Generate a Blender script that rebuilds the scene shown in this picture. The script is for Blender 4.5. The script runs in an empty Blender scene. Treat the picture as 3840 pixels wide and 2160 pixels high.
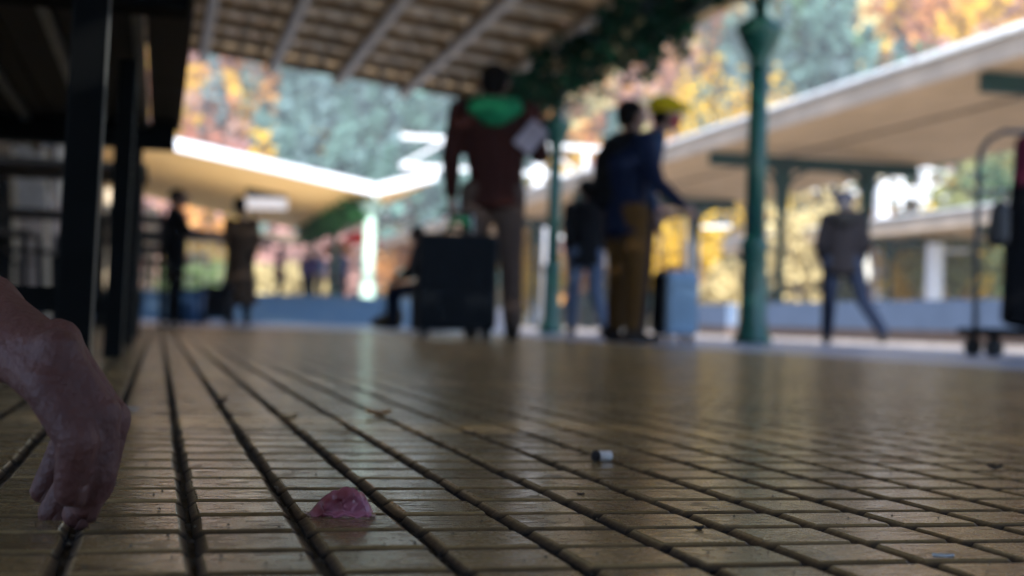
import bpy, bmesh, math, random
import numpy as np
from mathutils import Vector, Matrix
random.seed(7); rng = np.random.default_rng(7)
SC = bpy.context.scene; COL = SC.collection
R = math.radians; PI = math.pi

# ------------------------------------------------------------------ camera
YAW, PITCH, ROLL, H = .2542, .0267, .0306, .1067
LENS = 5078/3840*36
cam_d = bpy.data.cameras.new('camera'); cam = bpy.data.objects.new('camera', cam_d); COL.objects.link(cam)
cam_d.sensor_width = 36; cam_d.lens = LENS; cam_d.clip_start = .02; cam_d.clip_end = 4000
_f0 = Vector((math.sin(YAW), math.cos(YAW), 0)); _r0 = Vector((math.cos(YAW), -math.sin(YAW), 0)); _u0 = Vector((0, 0, 1))
_f = _f0*math.cos(PITCH)+_u0*math.sin(PITCH); _u = _u0*math.cos(PITCH)-_f0*math.sin(PITCH)
_rc = _r0*math.cos(ROLL)+_u*math.sin(ROLL); _uc = _u*math.cos(ROLL)-_r0*math.sin(ROLL)
_m = Matrix((_rc, _uc, -_f)).transposed().to_4x4(); _m.translation = (0, 0, H)
cam.matrix_world = _m
cam_d.dof.use_dof = True; cam_d.dof.focus_distance = .775; cam_d.dof.aperture_fstop = 6.4
SC.camera = cam

# ------------------------------------------------------------------ world, sun, exposure
SUN = Vector((-.16, -.80, .50)).normalized()          # towards the sun
w = bpy.data.worlds.new('World'); SC.world = w; w.use_nodes = True
nt = w.node_tree; nt.nodes.clear()
sky = nt.nodes.new('ShaderNodeTexSky'); sky.sky_type = 'NISHITA'; sky.sun_disc = False
sky.sun_elevation = math.asin(SUN.z); sky.sun_rotation = math.atan2(SUN.x, SUN.y)
bg = nt.nodes.new('ShaderNodeBackground'); bg.inputs[1].default_value = .13
wo = nt.nodes.new('ShaderNodeOutputWorld'); tn = nt.nodes.new('ShaderNodeMix'); tn.data_type = 'RGBA'; tn.blend_type = 'MULTIPLY'; tn.inputs[0].default_value = 1; tn.inputs[7].default_value = (.80, .93, 1.18, 1)
nt.links.new(sky.outputs[0], tn.inputs[6]); nt.links.new(tn.outputs[2], bg.inputs[0]); nt.links.new(bg.outputs[0], wo.inputs[0])
sd = bpy.data.lights.new('sun', 'SUN'); sd.energy = 4.8; sd.angle = R(.5); sd.color = (1, .95, .87)
so = bpy.data.objects.new('sun', sd); COL.objects.link(so); so.rotation_euler = (-SUN).to_track_quat('-Z', 'Y').to_euler()
SC.view_settings.view_transform = 'Standard'; SC.view_settings.look = 'None'
SC.view_settings.exposure = 1.55; SC.view_settings.gamma = 1; SC.view_settings.use_curve_mapping = False
SC.render.engine = 'CYCLES'; SC.cycles.max_bounces = 7; SC.cycles.diffuse_bounces = 4; SC.cycles.use_denoising = True

# ------------------------------------------------------------------ helpers
def at(px, d, z=0.):                                   # ground point seen at column px (of 2576) at depth d
    x = (px-1288)/3407*d
    return Vector((x*math.cos(YAW)+d*math.sin(YAW), -x*math.sin(YAW)+d*math.cos(YAW), z))
def tag(o, label=None, cat=None, group=None, kind=None):
    if label: o['label'] = label
    if cat: o['category'] = cat
    if group: o['group'] = group
    if kind: o['kind'] = kind
    return o
def empty(name, loc=(0, 0, 0), rz=0, label=None, cat=None, group=None):
    o = bpy.data.objects.new(name, None); COL.objects.link(o); o.location = loc; o.rotation_euler = (0, 0, rz)
    o.empty_display_size = .1
    return tag(o, label, cat, group)
def link(name, me, parent=None, loc=None):
    o = bpy.data.objects.new(name, me); COL.objects.link(o)
    if parent is not None: o.parent = parent
    if loc is not None: o.location = loc
    return o
def copy_tree(o, parent=None):
    kids = list(o.children)
    c = o.copy(); COL.objects.link(c)
    if parent is not None: c.parent = parent
    for k in kids: copy_tree(k, c)
    return c

def mat(name, col, rough=.6, metal=0., col2=None, nscale=5., bump=0., bscale=40., spec=.5, coords='Object', contrast=.5, sss=0., coat=0.):
    m = bpy.data.materials.new(name); m.use_nodes = True; t = m.node_tree; b = t.nodes['Principled BSDF']
    b.inputs['Base Color'].default_value = (*col, 1); b.inputs['Roughness'].default_value = rough
    b.inputs['Metallic'].default_value = metal; b.inputs['Specular IOR Level'].default_value = spec
    if coat: b.inputs['Coat Weight'].default_value = coat; b.inputs['Coat Roughness'].default_value = .15
    if sss: b.inputs['Subsurface Weight'].default_value = sss; b.inputs['Subsurface Radius'].default_value = (.8, .3, .2); b.inputs['Subsurface Scale'].default_value = .01
    tc = t.nodes.new('ShaderNodeTexCoord')
    if col2 is None: col2 = tuple(c*.72 for c in col)
    n = t.nodes.new('ShaderNodeTexNoise'); n.inputs['Scale'].default_value = nscale; n.inputs['Detail'].default_value = 6
    t.links.new(tc.outputs[coords], n.inputs['Vector'])
    r = t.nodes.new('ShaderNodeValToRGB'); r.color_ramp.elements[0].position = .5-contrast*.3; r.color_ramp.elements[1].position = .5+contrast*.3
    r.color_ramp.elements[0].color = (*col2, 1); r.color_ramp.elements[1].color = (*col, 1)
    t.links.new(n.outputs[0], r.inputs[0]); t.links.new(r.outputs[0], b.inputs['Base Color'])
    if bump:
        n2 = t.nodes.new('ShaderNodeTexNoise'); n2.inputs['Scale'].default_value = bscale; n2.inputs['Detail'].default_value = 5
        t.links.new(tc.outputs[coords], n2.inputs['Vector'])
        bp = t.nodes.new('ShaderNodeBump'); bp.inputs['Strength'].default_value = bump; bp.inputs['Distance'].default_value = .01
        t.links.new(n2.outputs[0], bp.inputs['Height']); t.links.new(bp.outputs[0], b.inputs['Normal'])
    return m

class MB:
    def __init__(s): s.v = []; s.f = []; s.mi = []; s.cur = 0
    def add(s, vs, fs):
        o = len(s.v); s.v += [tuple(v) for v in vs]; s.f += [tuple(i+o for i in f) for f in fs]; s.mi += [s.cur]*len(fs); return s
    def box(s, x0, x1, y0, y1, z0, z1):
        return s.add([(x0, y0, z0), (x1, y0, z0), (x1, y1, z0), (x0, y1, z0), (x0, y0, z1), (x1, y0, z1), (x1, y1, z1), (x0, y1, z1)],
                     [(3, 2, 1, 0), (4, 5, 6, 7), (0, 1, 5, 4), (1, 2, 6, 5), (2, 3, 7, 6), (3, 0, 4, 7)])
    def bar(s, a, b, w, h=None, up=(0, 0, 1)):
        h = h or w; a = Vector(a); b = Vector(b); d = (b-a).normalized(); up = Vector(up)
        if abs(d.dot(up)) > .95: up = Vector((0, 1, 0))
        x = d.cross(up).normalized(); y = x.cross(d).normalized(); vs = []
        for p in (a, b):
            for sx, sy in ((-1, -1), (1, -1), (1, 1), (-1, 1)): vs.append(p+x*sx*w/2+y*sy*h/2)
        return s.add(vs, [(3, 2, 1, 0), (4, 5, 6, 7), (0, 1, 5, 4), (1, 2, 6, 5), (2, 3, 7, 6), (3, 0, 4, 7)])
    def tube(s, pts, r, n=10, cap=True):
        pts = [Vector(p) for p in pts]; rs = r if isinstance(r, (list, tuple)) else [r]*len(pts); vs = []; fs = []; px = None
        for i, p in enumerate(pts):
            d = (pts[min(i+1, len(pts)-1)]-pts[max(i-1, 0)]).normalized()
            if px is None: px = d.orthogonal().normalized()
            x = (px-d*px.dot(d)).normalized(); y = d.cross(x); px = x
            for k in range(n): a = 2*PI*k/n; vs.append(p+(x*math.cos(a)+y*math.sin(a))*rs[i])
        for i in range(len(pts)-1):
            for k in range(n): fs.append((i*n+k, i*n+(k+1) % n, (i+1)*n+(k+1) % n, (i+1)*n+k))
        if cap: fs.append(tuple(range(n-1, -1, -1))); fs.append(tuple((len(pts)-1)*n+k for k in range(n)))
        return s.add(vs, fs)
    def lathe(s, prof, n=20, c=(0, 0, 0)):
        vs = []; fs = []
        for r, z in prof:
            for k in range(n): a = 2*PI*k/n; vs.append((c[0]+r*math.cos(a), c[1]+r*math.sin(a), c[2]+z))
        for i in range(len(prof)-1):
            for k in range(n): fs.append((i*n+k, i*n+(k+1) % n, (i+1)*n+(k+1) % n, (i+1)*n+k))
        fs.append(tuple(range(n-1, -1, -1))); fs.append(tuple((len(prof)-1)*n+k for k in range(n)))
        return s.add(vs, fs)
    def mesh(s, name, m, smooth=False):
        me = bpy.data.meshes.new(name); me.from_pydata(s.v, [], s.f)
        for q in (m if isinstance(m, list) else [m]): me.materials.append(q)
        if any(s.mi): me.polygons.foreach_set('material_index', s.mi)
        if smooth: me.polygons.foreach_set('use_smooth', [True]*len(me.polygons))
        me.update(); return me
    def build(s, name, m, parent=None, smooth=False, bevel=0, loc=None):
        o = link(name, s.mesh(name, m, smooth), parent, loc)
        if bevel: md = o.modifiers.new('b', 'BEVEL'); md.width = bevel; md.segments = 2; md.limit_method = 'ANGLE'
        return o
def box(name, m, b, parent=None, bevel=0): return MB().box(*b).build(name, m, parent, bevel=bevel)

# smooth bodies: hulls of ellipsoids, welded by voxel remesh into one surface
_ico = None
def ico():
    global _ico
    if _ico is None:
        bm = bmesh.new(); bmesh.ops.create_icosphere(bm, subdivisions=2, radius=1); _ico = [v.co.copy() for v in bm.verts]; bm.free()
    return _ico
def blob(parts, voxel, name, m, parent=None, smooth_it=6, disp=None):
    """parts: list of chains; a chain is a list of (centre, radius or (rx,ry,rz)); consecutive ones are hulled"""
    bm = bmesh.new()
    for ch in parts:
        segs = [(ch[i], ch[i+1]) for i in range(len(ch)-1)] or [(ch[0], ch[0])]
        for a, b in segs:
            vs = []
            for c, r in (a, b):
                r = (r, r, r) if not isinstance(r, (tuple, list)) else r; c = Vector(c)
                vs += [bm.verts.new(c+Vector((p.x*r[0], p.y*r[1], p.z*r[2]))) for p in ico()]
                if a is b: break
            res = bmesh.ops.convex_hull(bm, input=vs)
            bmesh.ops.delete(bm, geom=[g for g in set(res['geom_interior']+res['geom_unused']) if isinstance(g, bmesh.types.BMVert) and g.is_valid], context='VERTS')
    me = bpy.data.meshes.new(name); bm.to_mesh(me); bm.free()
    t = bpy.data.objects.new('tmp', me); COL.objects.link(t)
    r = t.modifiers.new('r', 'REMESH'); r.mode = 'VOXEL'; r.voxel_size = voxel
    s = t.modifiers.new('s', 'SMOOTH'); s.iterations = smooth_it; s.factor = .5
    dg = bpy.context.evaluated_depsgraph_get(); dg.update()
    me2 = bpy.data.meshes.new_from_object(t.evaluated_get(dg)); bpy.data.objects.remove(t); bpy.data.meshes.remove(me)
    me2.name = name; me2.materials.clear(); me2.materials.append(m)
    me2.polygons.foreach_set('use_smooth', [True]*len(me2.polygons)); me2.update()
    if disp:
        for v in me2.vertices: v.co = disp(v.co)
        me2.update()
    return link(name, me2, parent)

def quads_mesh(name, C, S, m, cols=None, aspect=.7, nrm=None):
    """leaf quads at centres C (n,3) with half sizes S (n,), random turn"""
    n = len(C); a = rng.normal(size=(n, 3)); a /= np.linalg.norm(a, axis=1)[:, None]
    b = rng.normal(size=(n, 3)); b -= (b*a).sum(1)[:, None]*a; b /= np.linalg.norm(b, axis=1)[:, None]
    a = a*S[:, None]; b = b*S[:, None]*aspect
    V = np.stack([C-a, C-b*.9+a*.1, C+a, C+b*.9+a*.1], 1).reshape(-1, 3)
    me = bpy.data.meshes.new(name); me.vertices.add(4*n); me.vertices.foreach_set('co', V.ravel())
    me.loops.add(4*n); me.loops.foreach_set('vertex_index', np.arange(4*n)); me.polygons.add(n)
    me.polygons.foreach_set('loop_start', np.arange(n)*4); me.polygons.foreach_set('loop_total', np.full(n, 4))
    if cols is not None:
        at_ = me.color_attributes.new('tint', 'FLOAT_COLOR', 'POINT')
        c4 = np.ones((4*n, 4)); c4[:, :3] = np.repeat(cols, 4, 0); at_.data.foreach_set('color', c4.ravel())
    me.materials.append(m); me.update(calc_edges=True); me.validate(); return me
def leaf_mat(name, attr=True, col=(.1, .1, .02), trans=.35):
    m = bpy.data.materials.new(name); m.use_nodes = True; t = m.node_tree; t.nodes.clear()
    o = t.nodes.new('ShaderNodeOutputMaterial'); d = t.nodes.new('ShaderNodeBsdfDiffuse'); tr = t.nodes.new('ShaderNodeBsdfTranslucent'); mx = t.nodes.new('ShaderNodeMixShader')
    mx.inputs[0].default_value = trans
    if attr:
        a = t.nodes.new('ShaderNodeAttribute'); a.attribute_name = 'tint'; src = a.outputs['Color']
        t.links.new(src, d.inputs[0]); t.links.new(src, tr.inputs[0])
    else:
        d.inputs[0].default_value = (*col, 1); tr.inputs[0].default_value = (*col, 1)
    t.links.new(d.outputs[0], mx.inputs[1]); t.links.new(tr.outputs[0], mx.inputs[2]); t.links.new(mx.outputs[0], o.inputs[0])
    return m

# ------------------------------------------------------------------ materials
PT = .056; CX0 = -.165*PT; CY0 = (15.27-.5)*PT          # one tile centre
def tile_material():
    m = bpy.data.materials.new('glazed_tile'); m.use_nodes = True; t = m.node_tree; b = t.nodes['Principled BSDF']; N = t.nodes.new; L = t.links.new
    g = N('ShaderNodeNewGeometry')
    sub = N('ShaderNodeVectorMath'); sub.operation = 'SUBTRACT'; sub.inputs[1].default_value = (CX0-PT/2, CY0-PT/2, 0); L(g.outputs['Position'], sub.inputs[0])
    sn = N('ShaderNodeVectorMath'); sn.operation = 'SNAP'; sn.inputs[1].default_value = (PT, PT, 10); L(sub.outputs[0], sn.inputs[0])
    wn = N('ShaderNodeTexWhiteNoise'); wn.noise_dimensions = '3D'; L(sn.outputs[0], wn.inputs[0])
    ramp = N('ShaderNodeValToRGB'); e = ramp.color_ramp.elements; e[0].color = (.16, .112, .050, 1); e[1].color = (.32, .232, .112, 1)
    x = e.new(.5); x.color = (.24, .172, .078, 1); L(wn.outputs[0], ramp.inputs[0])
    # streaks of wear along X
    sc = N('ShaderNodeMapping'); sc.inputs['Scale'].default_value = (45, 190, 60); L(g.outputs['Position'], sc.inputs[0])
    n1 = N('ShaderNodeTexNoise'); n1.inputs['Scale'].default_value = 1; n1.inputs['Detail'].default_value = 7; n1.inputs['Roughness'].default_value = .62; L(sc.outputs[0], n1.inputs[0])
    r1 = N('ShaderNodeValToRGB'); r1.color_ramp.elements[0].position = .36; r1.color_ramp.elements[0].color = (.3, .27, .24, 1); r1.color_ramp.elements[1].position = .5; r1.color_ramp.elements[1].color = (1, 1, 1, 1); L(n1.outputs[0], r1.inputs[0])
    mu = N('ShaderNodeMix'); mu.data_type = 'RGBA'; mu.blend_type = 'MULTIPLY'; mu.inputs[0].default_value = .55; L(ramp.outputs[0], mu.inputs[6]); L(r1.outputs[0], mu.inputs[7])
    # dirt packed low on the flanks and in worn spots
    n2 = N('ShaderNodeTexNoise'); n2.inputs['Scale'].default_value = 420; n2.inputs['Detail'].default_value = 6; L(g.outputs['Position'], n2.inputs[0])
    sz = N('ShaderNodeSeparateXYZ'); L(g.outputs['Position'], sz.inputs[0])
    mr = N('ShaderNodeMapRange'); mr.inputs[1].default_value = -.0012; mr.inputs[2].default_value = -.0034; L(sz.outputs[2], mr.inputs[0])
    ad = N('ShaderNodeMath'); ad.operation = 'MULTIPLY_ADD'; ad.inputs[1].default_value = 1.1; ad.inputs[2].default_value = -.55; L(n2.outputs[0], ad.inputs[0])
    su = N('ShaderNodeMath'); su.operation = 'ADD'; su.use_clamp = True; L(ad.outputs[0], su.inputs[0]); L(mr.outputs[0], su.inputs[1])
    n3 = N('ShaderNodeTexNoise'); n3.inputs['Scale'].default_value = 38; n3.inputs['Detail'].default_value = 8; n3.inputs['Roughness'].default_value = .7; L(g.outputs['Position'], n3.inputs[0])
    r3 = N('ShaderNodeValToRGB'); r3.color_ramp.elements[0].position = .52; r3.color_ramp.elements[0].color = (0, 0, 0, 1); r3.color_ramp.elements[1].position = .72; r3.color_ramp.elements[1].color = (.5, .5, .5, 1); L(n3.outputs[0], r3.inputs[0])
    mxm = N('ShaderNodeMath'); mxm.operation = 'MAXIMUM'; L(su.outputs[0], mxm.inputs[0]); L(r3.outputs[0], mxm.inputs[1])
    dm = N('ShaderNodeMix'); dm.data_type = 'RGBA'; L(mxm.outputs[0], dm.inputs[0]); L(mu.outputs[2], dm.inputs[6]); dm.inputs[7].default_value = (.016, .014, .010, 1)
    # specks
    vo = N('ShaderNodeTexVoronoi'); vo.inputs['Scale'].default_value = 90; L(g.outputs['Position'], vo.inputs[0])
    rs = N('ShaderNodeValToRGB'); rs.color_ramp.elements[0].position = .035; rs.color_ramp.elements[0].color = (.1, .09, .08, 1); rs.color_ramp.elements[1].position = .055; L(vo.outputs[0], rs.inputs[0])
    mu2 = N('ShaderNodeMix'); mu2.data_type = 'RGBA'; mu2.blend_type = 'MULTIPLY'; mu2.inputs[0].default_value = .8; L(dm.outputs[2], mu2.inputs[6]); L(rs.outputs[0], mu2.inputs[7])
    fk = N('ShaderNodeMapRange'); fk.inputs[1].default_value = -.0004; fk.inputs[2].default_value = -.0016; L(sz.outputs[2], fk.inputs[0])   # darker brown glaze down the flanks
    fm = N('ShaderNodeMix'); fm.data_type = 'RGBA'; fm.blend_type = 'MULTIPLY'; L(fk.outputs[0], fm.inputs[0]); L(mu2.outputs[2], fm.inputs[6]); fm.inputs[7].default_value = (.32, .25, .15, 1)
    L(fm.outputs[2], b.inputs['Base Color'])
    rr = N('ShaderNodeMapRange'); rr.inputs[1].default_value = .3; rr.inputs[2].default_value = .7; rr.inputs[3].default_value = .32; rr.inputs[4].default_value = .12; L(n1.outputs[0], rr.inputs[0])
    ra = N('ShaderNodeMath'); ra.operation = 'MULTIPLY_ADD'; ra.inputs[1].default_value = .45; L(mxm.outputs[0], ra.inputs[0]); L(rr.outputs[0], ra.inputs[2]); fr = N('ShaderNodeMapRange'); fr.inputs[1].default_value = -.0003; fr.inputs[2].default_value = -.0012; fr.inputs[4].default_value = .38; L(sz.outputs[2], fr.inputs[0]); rb = N('ShaderNodeMath'); rb.operation = 'ADD'; rb.use_clamp = True; L(ra.outputs[0], rb.inputs[0]); L(fr.outputs[0], rb.inputs[1]); L(rb.outputs[0], b.inputs['Roughness'])
    b.inputs['Specular IOR Level'].default_value = .5
    bp = N('ShaderNodeBump'); bp.inputs['Strength'].default_value = .045; bp.inputs['Distance'].default_value = .0004; L(n1.outputs[0], bp.inputs['Height'])
    bp2 = N('ShaderNodeBump'); bp2.inputs['Strength'].default_value = .03; bp2.inputs['Distance'].default_value = .0004; L(n2.outputs[0], bp2.inputs['Height']); L(bp.outputs[0], bp2.inputs['Normal'])
    L(bp2.outputs[0], b.inputs['Normal'])
    return m
M = {}
M['tile'] = tile_material()
M['grout'] = mat('dirty_grout', (.035, .034, .030), .8, nscale=300, bump=.6, bscale=900, col2=(.018, .018, .016), coords='Generated')
M['concrete'] = mat('sky_tinted_concrete', (.27, .32, .42), .35, nscale=3, bump=.08, bscale=60, col2=(.24, .28, .35))  # blue of the skylight is mixed into this base colour
M['coping'] = mat('pale_coping', (.62, .56, .52), .7, nscale=4, bump=.2)
M['asphalt'] = mat('asphalt', (.09, .09, .09), .85, nscale=6, bump=.4)
M['gravel'] = mat('ballast', (.46, .42, .38), .95, nscale=14, bump=1, bscale=25, col2=(.28, .25, .22))
M['rail'] = mat('rusty_rail', (.16, .08, .05), .5, .6)
M['ground'] = mat('meadow', (.12, .13, .05), .95, nscale=.4, col2=(.08, .07, .04))
M['green'] = mat('green_paint', (.006, .10, .075), .35, nscale=8, bump=.08, coat=.1, col2=(.004, .07, .05))
M['green_sunlit'] = mat('sunlit_green_paint', (.45, .66, .56), .4)  # column green with the sunlight on it painted into a paler colour
M['dgreen'] = mat('dark_green_paint', (.004, .034, .025), .6, spec=.15)
M['cream'] = mat('cream_boards', (.62, .43, .23), .7, nscale=1.2, col2=(.50, .34, .17), coords='Object')
M['cream2'] = mat('cream_roof_underside', (.95, .68, .29), .7, nscale=.6, col2=(.90, .62, .25))
M['corr'] = mat('corrugated_sheet', (.95, .78, .52), .6, nscale=1.5, col2=(.88, .70, .44))
M['joist'] = mat('brown_joist', (.34, .24, .13), .7, nscale=2)  # brown deepened to carry the shade on the joist faces
M['beam'] = mat('pale_beam', (.88, .78, .60), .7, nscale=2, col2=(.8, .7, .53))
M['fascia'] = mat('white_fascia', (.62, .66, .72), .6, nscale=1, col2=(.52, .56, .62))
M['fascia_tan'] = mat('tan_fascia', (.62, .50, .38), .6, nscale=1)
M['roofing'] = mat('grey_roofing', (.16, .16, .17), .7)
M['wallblue'] = mat('grey_render', (.20, .29, .35), .75, nscale=2, bump=.2, col2=(.15, .25, .33))
M['wallblue2'] = mat('blue_grey_panel', (.08, .125, .21), .7, nscale=2, bump=.2, col2=(.065, .105, .18))
M['brownbase'] = mat('brown_plinth', (.07, .045, .035), .8)
M['iron'] = mat('black_steel', (.004, .005, .0055), .6, 0, nscale=20, spec=.06)
M['strip'] = mat('bare_steel_strip', (.42, .44, .43), .3, .8, nscale=10)
M['darkwood'] = mat('dark_plank', (.020, .014, .009), .6, nscale=8)
M['steel'] = mat('light_steel', (.55, .58, .62), .45, .2)
M['steeldark'] = mat('worn_steel_tube', (.10, .12, .14), .35, .6)
M['mast'] = mat('galvanised_mast', (.66, .70, .76), .5, 0)
M['skin'] = mat('skin', (.110, .043, .038), .6, nscale=35, bump=.3, bscale=220, sss=.12, col2=(.068, .024, .023), contrast=.9)
M['skin_face'] = mat('skin_face', (.22, .12, .085), .5)
M['nail'] = mat('finger_nail', (.11, .048, .044), .55)
M['hair'] = mat('dark_hair', (.006, .0045, .004), .8, nscale=60, spec=.08)
M['greyhair'] = mat('grey_hair', (.05, .05, .065), .6)
M['white'] = mat('white_board', (.75, .78, .84), .5)
M['lit'] = mat('lit_sign_face', (.75, .78, .84), .5); _b = M['lit'].node_tree.nodes['Principled BSDF']; _b.inputs['Emission Color'].default_value = (.72, .80, 1, 1); _b.inputs['Emission Strength'].default_value = .16
M['glass'] = mat('window_glass', (.10, .15, .15), .06, 0, spec=.8, nscale=2)
_p = bpy.data.materials.new('pane_glass'); _p.use_nodes = True; _t = _p.node_tree; _t.nodes.clear(); _o = _t.nodes.new('ShaderNodeOutputMaterial'); _a = _t.nodes.new('ShaderNodeBsdfTransparent'); _a.inputs[0].default_value = (.80, .95, .88, 1)
_g = _t.nodes.new('ShaderNodeBsdfGlossy'); _g.inputs['Roughness'].default_value = .1; _x = _t.nodes.new('ShaderNodeMixShader'); _x.inputs[0].default_value = .12; _t.links.new(_a.outputs[0], _x.inputs[1]); _t.links.new(_g.outputs[0], _x.inputs[2]); _t.links.new(_x.outputs[0], _o.inputs[0]); M['pane'] = _p
M['frame'] = mat('window_frame_paint', (.55, .58, .54), .5)
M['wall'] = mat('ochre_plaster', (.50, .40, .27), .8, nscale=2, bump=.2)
M['brown_wall'] = mat('brown_plaster', (.16, .12, .085), .8, nscale=2, bump=.2)  # dark brown plaster with noise mottling
M['black'] = mat('black_plastic', (.006, .0065, .008), .5)
def cloth(name, c, r=.85): return mat(name, c, r, nscale=25, bump=.3, bscale=220, spec=.12)

# ------------------------------------------------------------------ ground and hills
def structure(o): o['kind'] = 'structure'; return o
_m = M['corr']; _t = _m.node_tree; _b = _t.nodes['Principled BSDF']; _o = next(n for n in _t.nodes if n.type == 'OUTPUT_MATERIAL')      # thin sheet that lets a little daylight through
_x = _t.nodes.new('ShaderNodeMixShader'); _x.inputs[0].default_value = .017; _tr = _t.nodes.new('ShaderNodeBsdfTranslucent'); _tr.inputs[0].default_value = (.95, .74, .46, 1); _t.links.new(_b.outputs[0], _x.inputs[1]); _t.links.new(_tr.outputs[0], _x.inputs[2]); _t.links.new(_x.outputs[0], _o.inputs[0])
structure(box('ground', M['ground'], (-400, 400, -35, 510, -.9, -.7)))
structure(box('track_bed', M['gravel'], (7.1, 12.6, -30, 140, -.7, -.45)))
structure(box('track_bed', M['gravel'], (20.4, 26.6, -30, 140, -.7, -.45)))
# platform slab: concrete round the tiled area, coping along the edge
TX0, TX1, TY0, TY1 = CX0-28.5*PT, CX0+53.5*PT, CY0-29.5*PT, CY0+200.5*PT
pl = structure(empty('platform'))
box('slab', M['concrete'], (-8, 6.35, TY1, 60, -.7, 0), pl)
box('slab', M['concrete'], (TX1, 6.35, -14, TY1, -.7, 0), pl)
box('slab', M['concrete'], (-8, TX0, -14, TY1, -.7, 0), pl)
for i in range(46):
    o = box('coping_stone', M['coping'], (6.355, 7.15, -14+i*1.6+.005, -14+i*1.6+1.595, -.35, .004), pl)
box('platform_face', M['brownbase'], (6.36, 7.08, -14, 59.6, -.7, -.36), pl)
for (a, b) in ((12.6, 20.4), (26.6, 35)):
    p = structure(empty('platform')); box('slab', M['coping'], (a+.5, b-.5, -20, 120, -.7, 0), p)
    box('platform_face', M['brownbase'], (a+.1, a+.49, -20, 120, -.7, -.12), p); box('coping_strip', M['coping'], (a, a+.495, -20, 120, -.115, .003), p)
    box('platform_face', M['brownbase'], (b-.49, b-.1, -20, 120, -.7, -.12), p); box('coping_strip', M['coping'], (b-.495, b, -20, 120, -.115, .003), p)
tr = structure(empty('railway_track'))
for x in (9.0, 10.435, 22.6, 24.035):
    box('rail', M['rail'], (x-.035, x+.035, -30, 139, -.38, -.25), tr)
sl = MB()
for x in (9.72, 23.32):
    for i in range(200): sl.box(x-1.2, x+1.2, -20+i*.6, -20+i*.6+.25, -.46, -.39)
tag(sl.build('sleeper', M['brownbase'], tr), kind='stuff')

# tiled floor: grout sheet, every tile its own relief
fl = structure(empty('floor')); box('grout', M['grout'], (TX0, TX1, TY0, TY1, -.3, -.0052), fl)
xs = [-.0268, -.0263, -.0222, .0222, .0263, .0268]; zx = [-.0072, -.0030, 0, 0, -.0030, -.0072]
ys = [-.0262, -.0256, -.0216, .0216, .0256, .0262]; zy = [-.0072, -.0028, 0, 0, -.0028, -.0072]
def tile_mesh(seed):
    r = random.Random(seed); vs = []; fs = []
    wob = [r.uniform(-.0009, .0009) for _ in range(12)]
    for j, y in enumerate(ys):
        for i, x in enumerate(xs):
            z = min(zx[i], zy[j])
            dx = wob[i] * (1 if i in (1, 2, 3, 4) else 0); dy = wob[6+j]*.35*(1 if 0 < j < 5 else 0)
            if i in (1, 4) and j in (1, 4): z -= .0012
            if i in (1, 4) and j in (0, 5) or i in (0, 5) and j in (1, 4): y *= .985; x *= .99
            vs.append((x+dx+(r.uniform(-.0004, .0004) if i in (2, 3) else 0), y+dy, z-(r.uniform(0, .0004) if i in (2, 3) and j in (1, 4) else 0)))
    for j in range(5):
        for i in range(5): fs.append((j*6+i, j*6+i+1, (j+1)*6+i+1, (j+1)*6+i))
    me = bpy.data.meshes.new('tile'); me.from_pydata(vs, [], fs); me.materials.append(M['tile'])
    me.update(); return me
TM = [tile_mesh(i) for i in range(9)]
# cheap version for the distance
cxs = [-.0266, -.0222, .0222, .0266]; czx = [-.0045, 0, 0, -.0045]; cys = [-.0260, -.0216, .0216, .0260]; czy = [-.0042, 0, 0, -.0042]
cv = np.array([(x, y, min(a, b)) for y, b in zip(cys, czy) for x, a in zip(cxs, czx)]); cf = np.array([(j*4+i, j*4+i+1, (j+1)*4+i+1, (j+1)*4+i) for j in range(3) for i in range(3)])
cand = []
for j in range(-29, 201):
    for i in range(-28, 54):
        X, Y = CX0+i*PT, CY0+j*PT
        d = X*math.sin(YAW)+Y*math.cos(YAW); x = X*math.cos(YAW)-Y*math.sin(YAW)
        y_im = H/d if d > .1 else 9
        vis = d > .5 and abs(x/d) < .40 and y_im < .205
        cand.append((0 if vis else 1, d, X, Y))
cand.sort(); near = cand[:300]; far = cand[300:]
for k, (_, d, X, Y) in enumerate(near):
    o = link('tile', TM[random.randrange(9)], fl, (X+random.uniform(-.0004, .0004), Y+random.uniform(-.0003, .0003), random.uniform(-.0004, .0002)))
    o.rotation_euler = (random.gauss(0, .0022), random.gauss(0, .004), random.gauss(0, .004)+(PI if random.random() < .5 else 0))
F = np.array([(X, Y) for _, d, X, Y in far]); n = len(F)
base = np.zeros((n, 16, 3)); base[:] = cv
sl_ = rng.normal(0, .003, (n, 1)); sy_ = rng.normal(0, .0012, (n, 1))
base[:, :, 2] += base[:, :, 0]*sl_+base[:, :, 1]*sy_+rng.uniform(-.0004, .0002, (n, 1))
base[:, :, 0] += F[:, None, 0]; base[:, :, 1] += F[:, None, 1]
me = bpy.data.meshes.new('tiles'); me.vertices.add(n*16); me.vertices.foreach_set('co', base.ravel())
idx = (cf[None]+(np.arange(n)*16)[:, None, None]).reshape(-1); me.loops.add(len(idx)); me.loops.foreach_set('vertex_index', idx)
me.polygons.add(n*9); me.polygons.foreach_set('loop_start', np.arange(n*9)*4); me.polygons.foreach_set('loop_total', np.full(n*9, 4))
me.materials.append(M['tile']); me.update(calc_edges=True); me.shade_flat(); tag(link('tiles', me, fl), kind='stuff')

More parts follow.
